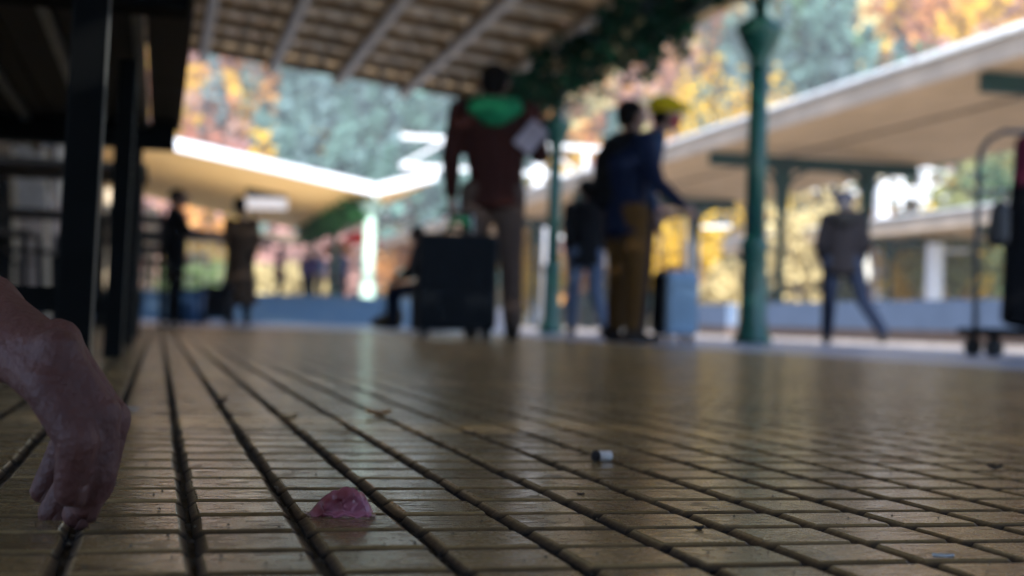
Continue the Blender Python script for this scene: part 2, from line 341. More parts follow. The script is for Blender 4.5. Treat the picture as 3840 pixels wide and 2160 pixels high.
# hills: one terrain sheet in rings about the station
def ridge(az):                                         # az measured from the view axis, radians; elevation of the skyline
    e = R(23)+R(3)*math.sin(az*5+1)+R(1.5)*math.sin(az*13)
    notch = math.exp(-((az-.123)/.040)**2)
    return e*(1-notch)+R(11.6)*notch
def hill_z(r, az):
    foot = 75+25*math.sin(az*2.2+2); top = 330-110*max(0, min(1, (az-.12)/.3))
    if r < foot: return -.7
    t = min(1, (r-foot)/(top-foot)); return -.7+math.tan(ridge(az))*top*(t**1.15)*(1-.0*t)
hv = []; hf = []; NA, NR = 140, 26
for j in range(NR):
    for i in range(NA+1):
        az = -1.3+2.6*i/NA; r = 70+(430-70)*j/(NR-1); hv.append((r*math.sin(az+YAW), r*math.cos(az+YAW), hill_z(r, az)-(.05 if j == 0 else 0)))
for j in range(NR-1):
    for i in range(NA): a = j*(NA+1)+i; hf.append((a, a+1, a+NA+2, a+NA+1))
me = bpy.data.meshes.new('hill'); me.from_pydata(hv, [], hf); me.materials.append(mat('leaf_litter', (.10, .07, .04), .95, nscale=.05, col2=(.05, .05, .025))); structure(link('hill', me))
M['leaves'] = leaf_mat('autumn_leaves')
PAL = dict(conifer=(.13, .22, .21), dgreen=(.09, .17, .10), yellow=(.60, .40, .05), orange=(.52, .25, .08), rust=(.36, .16, .10), pink=(.42, .25, .22), pale=(.55, .46, .24), olive=(.26, .28, .12))  # leaf colours paled to carry part of the distance haze
def crown_pts(kind, n, rad, hgt):
    if kind in ('conifer',):
        t = rng.random(n)**.8; rr = rad*(1-t*.93)*np.sqrt(rng.uniform(.25, 1, n)); a = rng.uniform(0, 2*PI, n)
        return np.stack([rr*np.cos(a), rr*np.sin(a), hgt*(.12+.88*t)], 1)
    k = 9; cc = rng.normal(size=(k, 3)); cc /= np.linalg.norm(cc, axis=1)[:, None]; cc *= rng.uniform(.3, .62, (k, 1))
    which = rng.integers(0, k, n); p = rng.normal(size=(n, 3)); p /= np.linalg.norm(p, axis=1)[:, None]; p *= (rng.random((n, 1))**.4)*.48
    q = cc[which]+p; q[:, :2] *= rad; q[:, 2] = hgt*.60+q[:, 2]*hgt*.42; return q
C = []; S = []; K = []
def noise2(x, y): return math.sin(x*.9+1.3*math.sin(y*.7))+math.sin(y*1.1+1.7*math.sin(x*.6+2))
for k in range(3200):
    az = random.uniform(-.47, .47); foot = 75+25*math.sin(az*2.2+2); top = 345-110*max(0, min(1, (az-.12)/.3))
    r = foot+(top-foot)*random.random()**.8; z = hill_z(r, az); x, y = r*math.sin(az+YAW), r*math.cos(az+YAW)
    v = noise2(az*22, z*.06)+random.gauss(0, .28)
    if az < .02 and az > -.17: kind = 'conifer' if v < 1.1 else random.choice(['pink', 'orange', 'yellow', 'olive'])
    elif az <= -.17: kind = 'conifer' if v < -.5 else random.choice(['orange', 'yellow', 'pink', 'rust'])
    else: kind = 'conifer' if v < -.75 else ('dgreen' if v < -.45 else random.choice(['yellow', 'orange', 'yellow', 'pale', 'rust', 'pink', 'orange']))
    nn = 80; rad = random.uniform(2.6, 4.6)*(.75 if kind == 'conifer' else 1); hg = random.uniform(8, 13)*(1.25 if kind == 'conifer' else 1)
    p = crown_pts(kind, nn, rad, hg); p += np.array((x, y, z-1)); C.append(p); S.append(rng.uniform(.4, .85, nn))
    c = np.array(PAL[kind])*random.uniform(.75, 1.25)*np.array((1, random.uniform(.9, 1.1), 1)); K.append(np.clip(c[None]*rng.uniform(.9, 1.1, (nn, 1)), 0, .8))
me = quads_mesh('hillside_wood', np.concatenate(C), np.concatenate(S), M['leaves'], np.concatenate(K), .8)
tag(link('hillside_wood', me), 'autumn wood of conifers and orange and yellow broadleaf trees covering the hillside', 'wood', kind='stuff')

M['bark'] = mat('bark', (.07, .055, .04), .9, nscale=5, bump=.6)
def tree(x, y, kind, rad, hg, label, n=1500, z=-.7, group='trees beyond the tracks'):
    t = empty({'conifer': 'spruce_tree'}.get(kind, 'broadleaf_tree'), (x, y, z), 0, label, 'tree', group)
    p = crown_pts(kind, n, rad, hg); c = np.array(PAL[kind])[None]*rng.uniform(.7, 1.3, (n, 1))
    link('crown', quads_mesh('crown', p, rng.uniform(.10, .24, n)*(rad/2.4)**.5, M['leaves'], np.clip(c, 0, .85), .75), t)
    tb = MB(); tb.tube([(0, 0, 0), (.08, .04, hg*.3), (-.05, .1, hg*.62), (0, 0, hg*.9)], [rad*.075, rad*.06, rad*.04, .02], 8)
    for k in range(5 if kind != 'conifer' else 0):
        a = k*1.3; h0 = hg*(.28+.06*k); tb.tube([(0, 0, h0), (rad*.4*math.cos(a), rad*.4*math.sin(a), h0+hg*.16), (rad*.7*math.cos(a), rad*.7*math.sin(a), h0+hg*.3)], [rad*.035, rad*.022, .01], 6)
    tb.build('trunk', M['bark'], t, True); return t
def T(px, d, *a, **k): p = at(px, d); return tree(p.x, p.y, *a, **k)
T(2075, 74, 'pale', 4.6, 15.5, 'pale straw coloured rounded tree above the tan platform canopy, right of the green column')
T(1835, 86, 'yellow', 5.2, 19, 'bright yellow tree left of the big green column top')
T(1960, 95, 'orange', 4.5, 20, 'amber tree just right of the big green column top')
T(2300, 80, 'dgreen', 4.2, 19, 'dark green bushy tree above the tan canopy at upper right', )
T(2480, 76, 'olive', 4.0, 18, 'olive green tree above the canopy at the far right')
T(2165, 90, 'orange', 3.6, 20, 'orange tree between the straw coloured tree and the dark green tree')
T(1740, 92, 'conifer', 3.2, 18, 'spruce left of the bright yellow tree')
T(1530, 100, 'conifer', 3.6, 17, 'spruce between the thin column and the person in the blue jacket')
T(2250, 62, 'orange', 2.6, 7.5, 'small orange tree seen under the far canopy behind the walking person')
T(2310, 58, 'yellow', 2.4, 7, 'small golden tree left of the white mast under the far canopy')
T(2400, 57, 'olive', 2.5, 7.2, 'small yellow green tree right of the white mast under the far canopy')
T(2470, 60, 'yellow', 2.6, 7, 'yellow green tree behind the frame of the luggage trolley')
T(2540, 58, 'dgreen', 2.8, 9, 'dark green tree at the right edge behind the luggage trolley')
T(2010, 60, 'pale', 2.6, 6.5, 'pale yellow bush like tree behind the paired green columns')
T(1690, 62, 'yellow', 2.4, 7, 'golden tree behind the silver suitcase')
T(1830, 58, 'pale', 1.7, 4, 'low cream coloured tree left of the big green column')
T(1310, 66, 'yellow', 2.3, 5.5, 'yellow tree between the brown hoodie walker and the thin column')
T(2060, 66, 'olive', 2.6, 4.6, 'low olive tree behind the legs of the walking person')
T(520, 75, 'olive', 4, 5, 'low olive tree behind the glazed hall')
T(690, 72, 'pale', 3, 4.2, 'pale low tree behind the purple clad traveller')
T(1080, 80, 'orange', 4, 7, 'orange tree right of the pale column, behind the seated person')
T(850, 84, 'pink', 4, 7, 'reddish tree behind the waiting travellers')

# ------------------------------------------------------------------ canopy over us
can = empty('platform_canopy', (0, 0, 0), 0, 'platform canopy overhead with pale beams and brown joists under cream corrugated sheets', 'canopy')
def sz(x): return 3.47+(5.4-x)*.098
CY_0, CY_1 = -13.5, 20.5
ye = CY_0; kk = 0
while ye < CY_1-.5:
    m = MB(); N_ = 150; vs = []; y0, y1 = ye+.005, min(ye+.995, CY_1)
    for i in range(N_+1):
        x = -6+11.4*i/N_; z = sz(x)+.022*(1 if (i//2) % 2 else -1)
        vs += [(x, y0, z+.19), (x, y1, z+.19)]
    m.add(vs, [(2*i, 2*i+1, 2*i+3, 2*i+2) for i in range(N_)]); m.build('corrugated_sheet', M['corr'], can)
    mj = MB(); mj.bar((-6, y1-.06, sz(-6)+.10), (5.4, y1-.06, sz(5.4)+.10), .09, .12); mj.build('joist', M['joist'], can)
    ye += 1.0; kk += 1
for k in range(11):
    x = 4.5-k*1.0
    MB().bar((x, CY_0, sz(x)-.06), (x, CY_1+.02, sz(x)-.06), .11, .12).build('longitudinal_beam', M['beam'], can)
    MB().bar((x-.075, CY_0, sz(x)-.03), (x-.075, CY_1, sz(x)-.03), .035, .06).build('beam_shade_strip', M['joist'], can)  # dark strip modelling the shaded side of each beam

MB().bar((5.52, CY_0, sz(5.5)+.12), (5.52, CY_1, sz(5.5)+.12), .04, .34).build('eave_board', M['joist'], can)
MB().bar((-6, CY_1+.03, sz(-6)+.16), (5.5, CY_1+.03, sz(5.5)+.16), .04, .26).build('end_board', M['joist'], can)
box('edge_beam', M['dgreen'], (5.02, 5.16, CY_0, CY_1, sz(5.1)-.22, sz(5.1)-.02), can)

def column(x, y, label, m='green', top=3.28, group='green cast iron columns of the platform canopy'):
    c = empty('cast_iron_column', (x, y, 0), 0, label, 'column', group); g = M[m]
    MB().lathe([(.17, 0), (.17, .05), (.145, .08), (.135, .16), (.12, .2), (.112, .8), (.125, .84), (.125, .9), (.09, .95)], 20).build('pedestal', g, c, True)
    MB().lathe([(.094, .93), (.09, 1.6), (.082, 2.45)], 20).build('shaft', g, c, True)
    MB().lathe([(.070, 2.44), (.09, 2.47), (.085, 2.50), (.085, 2.53), (.16, 2.68), (.20, 2.76), (.20, 2.84), (.14, 2.88), (.07, 2.93)], 20).build('capital', g, c, True)
    MB().lathe([(.052, 2.92), (.05, top)], 14).build('upper_post', g, c, True)
    for s in (-1, 1):
        MB().tube([(0, s*.05, 2.92), (0, s*.12, 3.06), (0, s*.32, 3.2), (0, s*.55, top-.03)], .022, 8).build('bracket', g, c, True)
    return c
column(5.1, 11.1, 'big dark green fluted iron column nearest on the platform edge, right of the silver suitcase')
column(5.1, 17.5, 'thinner looking green iron column left of the person in the blue jacket')
column(5.1, 4.7, 'green iron column on the platform edge out at the right of the luggage trolley')
column(5.1, -1.7, 'green iron column on the platform edge behind the viewpoint')

# hanging greenery along the eave
M['ivy'] = leaf_mat('ivy_leaves')
def ivy(y, label, n=1500, x=4.72, ln=.9, zt=3.42, group='hanging greenery along the eave', seed=0):
    r = np.random.default_rng(seed); C = []
    t = empty('hanging_plant', (x, y, zt), 0, label, 'hanging plant', group)
    for k in range(26):
        ax, ay = r.uniform(-.42, .42), r.uniform(-.75, .75); L_ = ln*.82*r.uniform(.3, 1); m_ = n//30
        tt = r.random(m_); C.append(np.stack([ax+r.normal(0, .06, m_)+.1*np.sin(tt*4+k), ay+r.normal(0, .07, m_), -L_*tt], 1))
        MB().tube([(ax, ay, 0), (ax+.03, ay, -L_*.5), (ax, ay+.02, -L_*.9)], .006, 4).build('stem', M['bark'], t)
    C = np.concatenate(C); c = np.array((.018, .075, .04))[None]*r.uniform(.5, 1.5, (len(C), 1)); pale = r.random(len(C)) < .06; c[pale] = (.35, .30, .16)
    link('foliage', quads_mesh('foliage', C, r.uniform(.03, .07, len(C)), M['ivy'], c), t)
    tr_ = MB(); tr_.box(-.2, .2, -.7, .7, -.02, .10); tr_.build('planter', M['dgreen'], t)
ivy(17.9, 'ivy trailing from the eave beside the thinner column capital', seed=1, ln=.75)
ivy(15.2, 'dark ivy trailing above the head of the brown hoodie walker', seed=2, ln=.8)
ivy(13.4, 'dark ivy trailing over the paper held by the brown hoodie walker', seed=3, ln=.8)
ivy(11.3, 'ivy trailing at the eave near the top edge left of the sky gap', seed=4, ln=.35)
ivy(19.6, 'ivy at the far end of the canopy eave', seed=6, ln=.6)

# ------------------------------------------------------------------ far butterfly canopy on the left
YB, YE = 30.4, 45
bc = empty('butterfly_canopy', (0, 0, 0), 0, 'butterfly canopy with sunlit white V shaped fascia over a pale green column', 'canopy')
VZ, LX, RX, VX = 2.95, -2.6, 6.05, 4.66
def bz(x): return VZ+(VX-x)*.168 if x < VX else VZ+(x-VX)*.30
def slab(x0, x1, name, m, y0, y1, th, dz=0):
    z0, z1 = bz(x0)+dz, bz(x1)+dz
    return MB().add([(x0, y0, z0), (x1, y0, z1), (x1, y1, z1), (x0, y1, z0), (x0, y0, z0+th), (x1, y0, z1+th), (x1, y1, z1+th), (x0, y1, z0+th)],
                    [(3, 2, 1, 0), (4, 5, 6, 7), (0, 1, 5, 4), (1, 2, 6, 5), (2, 3, 7, 6), (3, 0, 4, 7)]).build(name, m, bc)
slab(LX, VX-.002, 'soffit', M['cream2'], YB+.1, YE, .08); slab(VX, RX, 'soffit', M['cream2'], YB+.1, YE, .08)
slab(LX, VX-.002, 'roof', M['roofing'], YB+.1, YE, .14, .083); slab(VX, RX, 'roof', M['roofing'], YB+.1, YE, .14, .083)
slab(LX, VX-.03, 'fascia', M['fascia'], YB, YB+.095, .25, -.01); slab(VX+.03, RX, 'fascia', M['fascia'], YB, YB+.095, .25, -.01)
box('valley_gutter', M['frame'], (VX-.028, VX+.028, YB-.02, YE, VZ-.08, VZ+.2), bc)
_pc = column(4.66, 31.2, 'pale green sunlit column under the white V shaped canopy', 'green_sunlit', 2.86, 'columns of the far canopy')
_pc.scale = (1.5, 1.5, 1)
column(4.66, 37.6, 'second green column under the white V shaped canopy', 'green', 2.86, 'columns of the far canopy')
column(4.66, 43.5, 'farthest green column under the white V shaped canopy', 'green', 2.86, 'columns of the far canopy')
for k, lab in enumerate(('nearest the pale column', 'in the middle of the valley gutter', 'at the far end of the valley gutter')):
    y = 33+k*4; r = np.random.default_rng(40+k); n = 1200
    Cc = np.stack([r.normal(-.1, .16, n), r.uniform(-2, 2, n), -.45*r.random(n)**1.5-.02], 1)
    c = np.array((.035, .12, .045))[None]*r.uniform(.5, 1.5, (n, 1)); t = empty('hanging_plant', (VX-.15, y, VZ-.05), 0, 'green garland under the white V shaped canopy, '+lab, 'hanging plant', 'garlands under the far canopy')
    link('foliage', quads_mesh('foliage', Cc, r.uniform(.04, .10, n), M['ivy'], c), t)
    MB().tube([(0, -2, .01), (0, 2, .01)], .012, 5).build('stem', M['bark'], t)
# hanging sign with lamp housing
p = at(663, 34.5)
sg = empty('hanging_sign', (p.x, p.y, 3.12), -YAW, 'dark framed hanging sign with a white face under the far canopy', 'sign')
MB().box(-.52, .52, -.09, .09, .02, .26).build('housing', M['black'], sg, bevel=.02); MB().box(-.52, .52, -.07, .07, -.27, .015).build('sign_face', M['lit'], sg, bevel=.01)
for s in (-.35, .35): MB().tube([(s, 0, .26), (s, 0, .62)], .015, 6).build('hanger', M['black'], sg)

# station hall behind the far canopy: plaster piers and a glazed screen with panes
hall = empty('station_hall', (0, 46, 0), 0, 'station hall end wall with ochre piers and a glazed greenish screen at far left', 'building')
box('wall', M['wall'], (-9, -1.1, 0, .4, -.7, 4.2), hall); box('pier', M['wall'], (-.55, -.15, -.3, .4, 0, 3.6), hall); box('pier', M['wall'], (2.45, 2.7, -.1, .4, 0, 3.2), hall)
box('lintel', M['brown_wall'], (-1.1, 4.6, 0, .4, 2.55, 2.9), hall)
for i in range(5):
    for j in range(5):
        x0 = -.1+i*.51; z0 = .45+j*.42
        fr = MB(); fr.box(x0, x0+.5, .1, .16, z0, z0+.03); fr.box(x0, x0+.5, .1, .16, z0+.38, z0+.41); fr.box(x0, x0+.03, .1, .16, z0+.031, z0+.379); fr.box(x0+.47, x0+.5, .1, .16, z0+.031, z0+.379)
        f = fr.build('window', M['frame'], hall); box('pane', M['pane'], (x0+.031, x0+.469, .12, .135, z0+.031, z0+.379), f)
box('sill_wall', M['brown_wall'], (-.15, 2.45, .05, .35, 0, .44), hall)
# dark side building along the platform
sb = empty('station_building', (-1.75, 0, 0), 0, 'dark brown station building wall with blue grey windows along the left of the platform', 'building')
box('wall', M['brown_wall'], (-.35, 0, 7, 44, .0, 2.0), sb); box('upper_wall', M['brown_wall'], (-.35, 0, 7, 44, 3.2, 4.4), sb)
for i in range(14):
    y = 7.4+i*2.6; box('pier', M['wall'] if i == 7 else M['brown_wall'], (-.35, .03, y, y+.5, 2.0, 3.2), sb)
    f = MB().box(-.2, -.12, y+.5, y+.56, 2.001, 3.199).box(-.2, -.12, y+2.54, y+2.6, 2.001, 3.199).box(-.2, -.12, y+.561, y+2.539, 2.55, 2.61).build('window', M['frame'], sb)
    box('pane', M['glass'], (-.17, -.15, y+.561, y+2.539, 2.0, 2.549), f); box('pane', M['glass'], (-.17, -.15, y+.561, y+2.539, 2.611, 3.199), f)
back_blocker = empty('station_hall', (0, -9, 0), 0, 'unseen dark wall added across the platform behind the viewpoint', 'building')  # added out of view to keep light off the foreground
box('wall', M['brown_wall'], (-8, 5.3, -.4, 0, 0, 4.4), back_blocker); box('blocker_door', M['darkwood'], (-1, .2, .003, .05, 0, 2.2), back_blocker)
# louvred shutter board, sunlight on its slats put into their white
p = at(62, 15.5); sh = empty('slatted_panel', (p.x, p.y, 0), -YAW, 'pale slatted wooden panel leaning by the dark building at far left', 'panel')
for k in range(6):
    MB().bar((-.18+k*.012, 0, 1.95-k*.13), (.16+k*.018, 0, 1.83-k*.13), .05, .095).build('slat', M['white'], sh)
MB().bar((-.2, .03, 1.98), (-.10, .03, 0), .04, .04).build('rail', M['beam'], sh); MB().bar((.17, .03, 1.95), (.27, .03, 0), .04, .04).build('rail', M['beam'], sh)

# ------------------------------------------------------------------ walls and raised platform behind
wl = empty('low_wall', (0, 24, 0), 0, 'low blue grey rendered wall crossing the platform behind the far travellers', 'wall')
box('wall_body', M['wallblue'], (-1.6, 4.45, 0, .28, 0, .44), wl); box('wall_cap', M['wallblue'], (-1.62, 4.47, -.03, .31, .443, .50), wl)
rp = structure(empty('raised_platform')); box('slab', M['coping'], (-1.6, 6.3, 24.3, 60, .002, .40), rp)
for (y0, y1, lab) in ((16.5, 27.2, 'long blue grey parapet wall on the second platform behind the walking person'), (29.2, 33.5, 'short blue grey parapet wall on the second platform left of the big green column')):
    q = empty('parapet_wall', (12.75, y0, 0), 0, lab, 'wall'); L_ = y1-y0
    box('plinth', M['brownbase'], (0, .3, 0, L_, .004, .22), q); n_ = int(L_/1.2)
    for i in range(n_): box('panel', M['wallblue2'], (.02, .28, i*L_/n_+.01, (i+1)*L_/n_-.01, .222, .74), q)
rg = empty('railing', (12.75, 12, 0), 0, 'grey metal railing on the second platform behind the luggage trolley', 'railing')
box('top_rail', M['steel'], (0, .05, 0, 4.2, .72, .77), rg)
for i in range(29): box('baluster', M['steel'], (.01, .04, i*.15, i*.15+.03, .0, .719), rg)

# ------------------------------------------------------------------ canopies of the farther platforms
def wide_canopy(xe, xr, xf, z, label, y0, y1, frames, cols, group='canopies of the farther platforms', fh=.34):
    c = empty('platform_canopy', (0, 0, 0), 0, label, 'canopy', group)
    nb = int((y1-y0)/3.0)
    for (a, b, za, zb) in ((xe, xr, z, z+.22), (xr, xf, z+.22, z)):
        for i in range(nb):
            ya, yb = y0+(y1-y0)*i/nb+.01, y0+(y1-y0)*(i+1)/nb-.01
            MB().add([(a, ya, za), (b, ya, zb), (b, yb, zb), (a, yb, za), (a, ya, za+.05), (b, ya, zb+.05), (b, yb, zb+.05), (a, yb, za+.05)],
                     [(3, 2, 1, 0), (4, 5, 6, 7), (0, 1, 5, 4), (1, 2, 6, 5), (2, 3, 7, 6), (3, 0, 4, 7)]).build('soffit_panel', M['cream'], c)
        MB().add([(a, y0, za+.055), (b, y0, zb+.055), (b, y1, zb+.055), (a, y1, za+.055), (a, y0, za+.2), (b, y0, zb+.2), (b, y1, zb+.2), (a, y1, za+.2)],
                 [(3, 2, 1, 0), (4, 5, 6, 7), (0, 1, 5, 4), (1, 2, 6, 5), (2, 3, 7, 6), (3, 0, 4, 7)]).build('roof_slope', M['roofing'], c)
    box('fascia', M['fascia_tan'], (xe-.09, xe-.01, y0, y1, z-.02, z+fh), c); box('fascia', M['fascia_tan'], (xf+.01, xf+.09, y0, y1, z-.02, z+fh), c)
    MB().bar((xr, y0, z+.19), (xr, y1, z+.19), .12, .05).build('ridge_batten', M['joist'], c)
    MB().tube([(xe-.16, y0, z+fh-.03), (xe-.16, y1, z+fh-.03)], .07, 10).build('gutter', M['steel'], c, True)
    for y in frames:
        MB().bar((xe+.25, y, z-.16), (xf-.25, y, z-.16), .2, .32).build('cross_beam', M['dgreen'], c)
        for x in cols:
            MB().lathe([(.16, 0), (.15, .1), (.11, .2), (.10, 2.9), (.13, 3.1), (.22, z-.45), (.26, z-.29)], 12, (x, y, 0)).build('column', M['dgreen'], c, True)
            for s in (-1, 1): MB().tube([(x+s*.05, y, z-1.0), (x+s*.25, y, z-.55), (x+s*.7, y, z-.28)], .05, 6).build('bracket', M['dgreen'], c, True)
wide_canopy(12.75, 15.65, 18.95, 4.5, 'broad tan canopy of the second platform carried on paired dark green columns', 6, 100, (8.2, 19.6, 31, 42.4, 53.8, 65.2), (14.95, 17.3), fh=.42)
wide_canopy(27.5, 30.0, 33.0, 4.1, 'tan canopy of the third platform seen beneath the nearer one', 20, 110, (26, 34, 42, 50, 58, 66, 74), (29, 31.4), fh=.6)

# ------------------------------------------------------------------ overhead line gantries
def gantry(y, x0, x1, z, masts, label, drops=(), db=1.5, group='overhead line gantries'):
    g = empty('line_gantry', (0, y, 0), 0, label, 'gantry', group)
    for zz in (z, z-db): MB().bar((x0, 0, zz), (x1, 0, zz), .22, .22).build('chord', M['mast'], g)
    n_ = int((x1-x0)/2.4)
    for i in range(n_):
        a = x0+(x1-x0)*i/n_; b = x0+(x1-x0)*(i+1)/n_
        MB().bar((a, 0, z if i % 2 else z-db), (b, 0, z-db if i % 2 else z), .12, .12).build('diagonal', M['mast'], g)
    for x in masts: MB().bar((x, .13, -.7), (x, .13, z+.8), .5, .34, up=(0, 1, 0)).build('mast', M['mast'], g)
    for x, zb in drops: MB().bar((x, -.2, z), (x, -.2, zb), .26, .2, up=(0, 1, 0)).build('dropper', M['mast'], g)
gantry(68, 11.6, 46, 9.5, (18.9, 41.6), 'pale lattice line gantry spanning the tracks behind the canopies', ((21.4, 7.4), (22.6, 7.2), (38.8, 7.2), (39.9, 7.2)))
gantry(120, -14, 40, 10.5, (-7.5, 34), 'farther pale lattice line gantry crossing below the wooded hill')
p = at(2214, 60); ms = empty('line_mast', (p.x, p.y, 0), 0, 'pale line mast right of the paired green columns', 'mast', 'overhead line masts'); MB().bar((0, 0, -.7), (0, 0, 7.0), .5, .4, up=(0, 1, 0)).build('post', M['mast'], ms); MB().bar((0, 0, 6.6), (2.5, 0, 6.8), .1).build('arm', M['mast'], ms)
p = at(2350, 52); ms = empty('line_mast', (p.x, p.y, 0), 0, 'broad white line mast under the far canopy among yellow trees', 'mast', 'overhead line masts'); MB().bar((0, 0, -.7), (0, 0, 3.7), .5, .4, up=(0, 1, 0)).build('post', M['mast'], ms); MB().bar((0, 0, 3.4), (1.5, 0, 3.5), .1).build('arm', M['mast'], ms)
p = at(1740, 50); ms = empty('line_mast', (p.x, p.y, 0), 0, 'white line mast above the silver suitcase', 'mast', 'overhead line masts'); MB().bar((0, 0, -.7), (0, 0, 4.2), .4, .3, up=(0, 1, 0)).build('post', M['mast'], ms); MB().bar((0, 0, 3.9), (1.5, 0, 4.0), .1).build('arm', M['mast'], ms)
p = at(1378, 40); ms = empty('line_mast', (p.x, p.y, 0), 0, 'white line mast just left of the thinner green column', 'mast', 'overhead line masts'); MB().bar((0, 0, -.7), (0, 0, 3.0), .32, .3, up=(0, 1, 0)).build('post', M['mast'], ms); MB().bar((0, 0, 2.7), (1.2, 0, 2.8), .1).build('arm', M['mast'], ms)

# ------------------------------------------------------------------ furniture at left
tb = empty('long_table', (0, 0, 0), 0, 'long dark table on black steel legs seen from below at upper left', 'table')
for i in range(8): box('plank', M['darkwood'], (-.76+i*.1015, -.76+i*.1015+.097, 1.45, 4.72, .725, .755), tb, bevel=.003)
for y in (1.62, 2.42, 4.5): box('cross_bar', M['iron'], (-.74, .03, y, y+.09, .64, .718), tb)
box('side_rail', M['iron'], (-.73, -.70, 1.5, 4.7, .645, .72), tb); 
for x in (-.065, -.245, -.425, -.61): box('steel_strip', M['strip'], (x-.011, x+.011, 1.72, 4.49, .700, .722), tb)
for y in (1.75, 3.3, 4.55):
    for x in (-.103, -.68):
        MB().bar((x, y, 0), (x+.012, y, .70), .042, .042, up=(0, 1, 0)).build('leg', M['iron'], tb, bevel=.003)
        MB().bar((x+.0225, y-.015, .004), (x+.0345, y-.015, .70), .002, .006, up=(0, 1, 0)).build('leg_glint', M['strip'], tb)  # bright sliver standing in for the highlight along the leg edge
    MB().bar((-.68, y, .12), (-.103, y, .12), .03, .03).build('foot_bar', M['iron'], tb)
def chair(x, y, rz, label, first=None):
    if first is None:
        c = empty('cafe_chair', (x, y, 0), rz, label, 'chair', 'dark cafe chairs by the tables')
        for sx in (-1, 1):
            for sy in (-1, 1):
                MB().tube([(sx*.2, sy*.2, 0), (sx*.18, sy*.17, .44)]+([(sx*.19, sy*.21, .86)] if sy > 0 else []), .013, 8).build('leg', M['iron'], c, True)
        for i in range(5): box('seat_slat', M['darkwood'], (-.19, .19, -.19+i*.077, -.19+i*.077+.07, .445, .462), c, bevel=.003)
        for i in range(3): MB().bar((-.18, .19+.012*i, .56+i*.11), (.18, .19+.012*i, .56+i*.11), .014, .07).build('back_slat', M['darkwood'], c, bevel=.003)
        return c
    c = copy_tree(first); c.location = (x, y, 0); c.rotation_euler = (0, 0, rz); c['label'] = label; return c
c0 = chair(-.95, 2.6, R(100), 'dark slatted cafe chair nearest behind the long table')
for (x, y, a, l) in ((-1.0, 3.6, 80, 'dark slatted cafe chair halfway along the long table'), (-1.02, 4.5, 100, 'dark slatted cafe chair at the far end of the long table'),
                     (-.75, 6.6, 85, 'dark slatted cafe chair at the near side of the small square table'), (-.75, 8.6, 110, 'dark slatted cafe chair turned away beyond the small square table'),
                     (-.15, 9.9, 10, 'dark slatted cafe chair in front of the person with the outstretched arm'), (-1.1, 10.6, 70, 'dark slatted cafe chair farthest along the brown building'),
                     (.1, 12.6, 60, 'dark slatted cafe chair left of the man in black')): chair(x, y, R(a), l, c0)
def small_table(x, y, label):
    t = empty('cafe_table', (x, y, 0), 0, label, 'table', 'small square cafe tables')
    for i in range(7): box('plank', M['darkwood'], (-.35+i*.1, -.35+i*.1+.096, -.35, .35, .72, .745), t)
    for sx in (-1, 1):
        for sy in (-1, 1): MB().bar((sx*.31, sy*.31, 0), (sx*.31, sy*.31, .719), .04).build('leg', M['iron'], t)
small_table(-.42, 6.35, 'small square dark table just beyond the long table'); small_table(-.7, 9.4, 'small square dark table by the brown building'); small_table(-.55, 12.4, 'farthest small square dark table near the man in black')
p = at(482, 16.6); bn = empty('litter_bin', (p.x, p.y, 0), 0, 'blue round litter bin beside the person in the long brown coat', 'bin')
bb = mat('blue_plastic', (.03, .10, .24), .5)
MB().lathe([(.12, 0), (.15, .02), (.17, .36)], 18).build('body', bb, bn, True); MB().lathe([(.175, .362), (.175, .39), (.12, .42)], 18).build('rim', bb, bn, True)

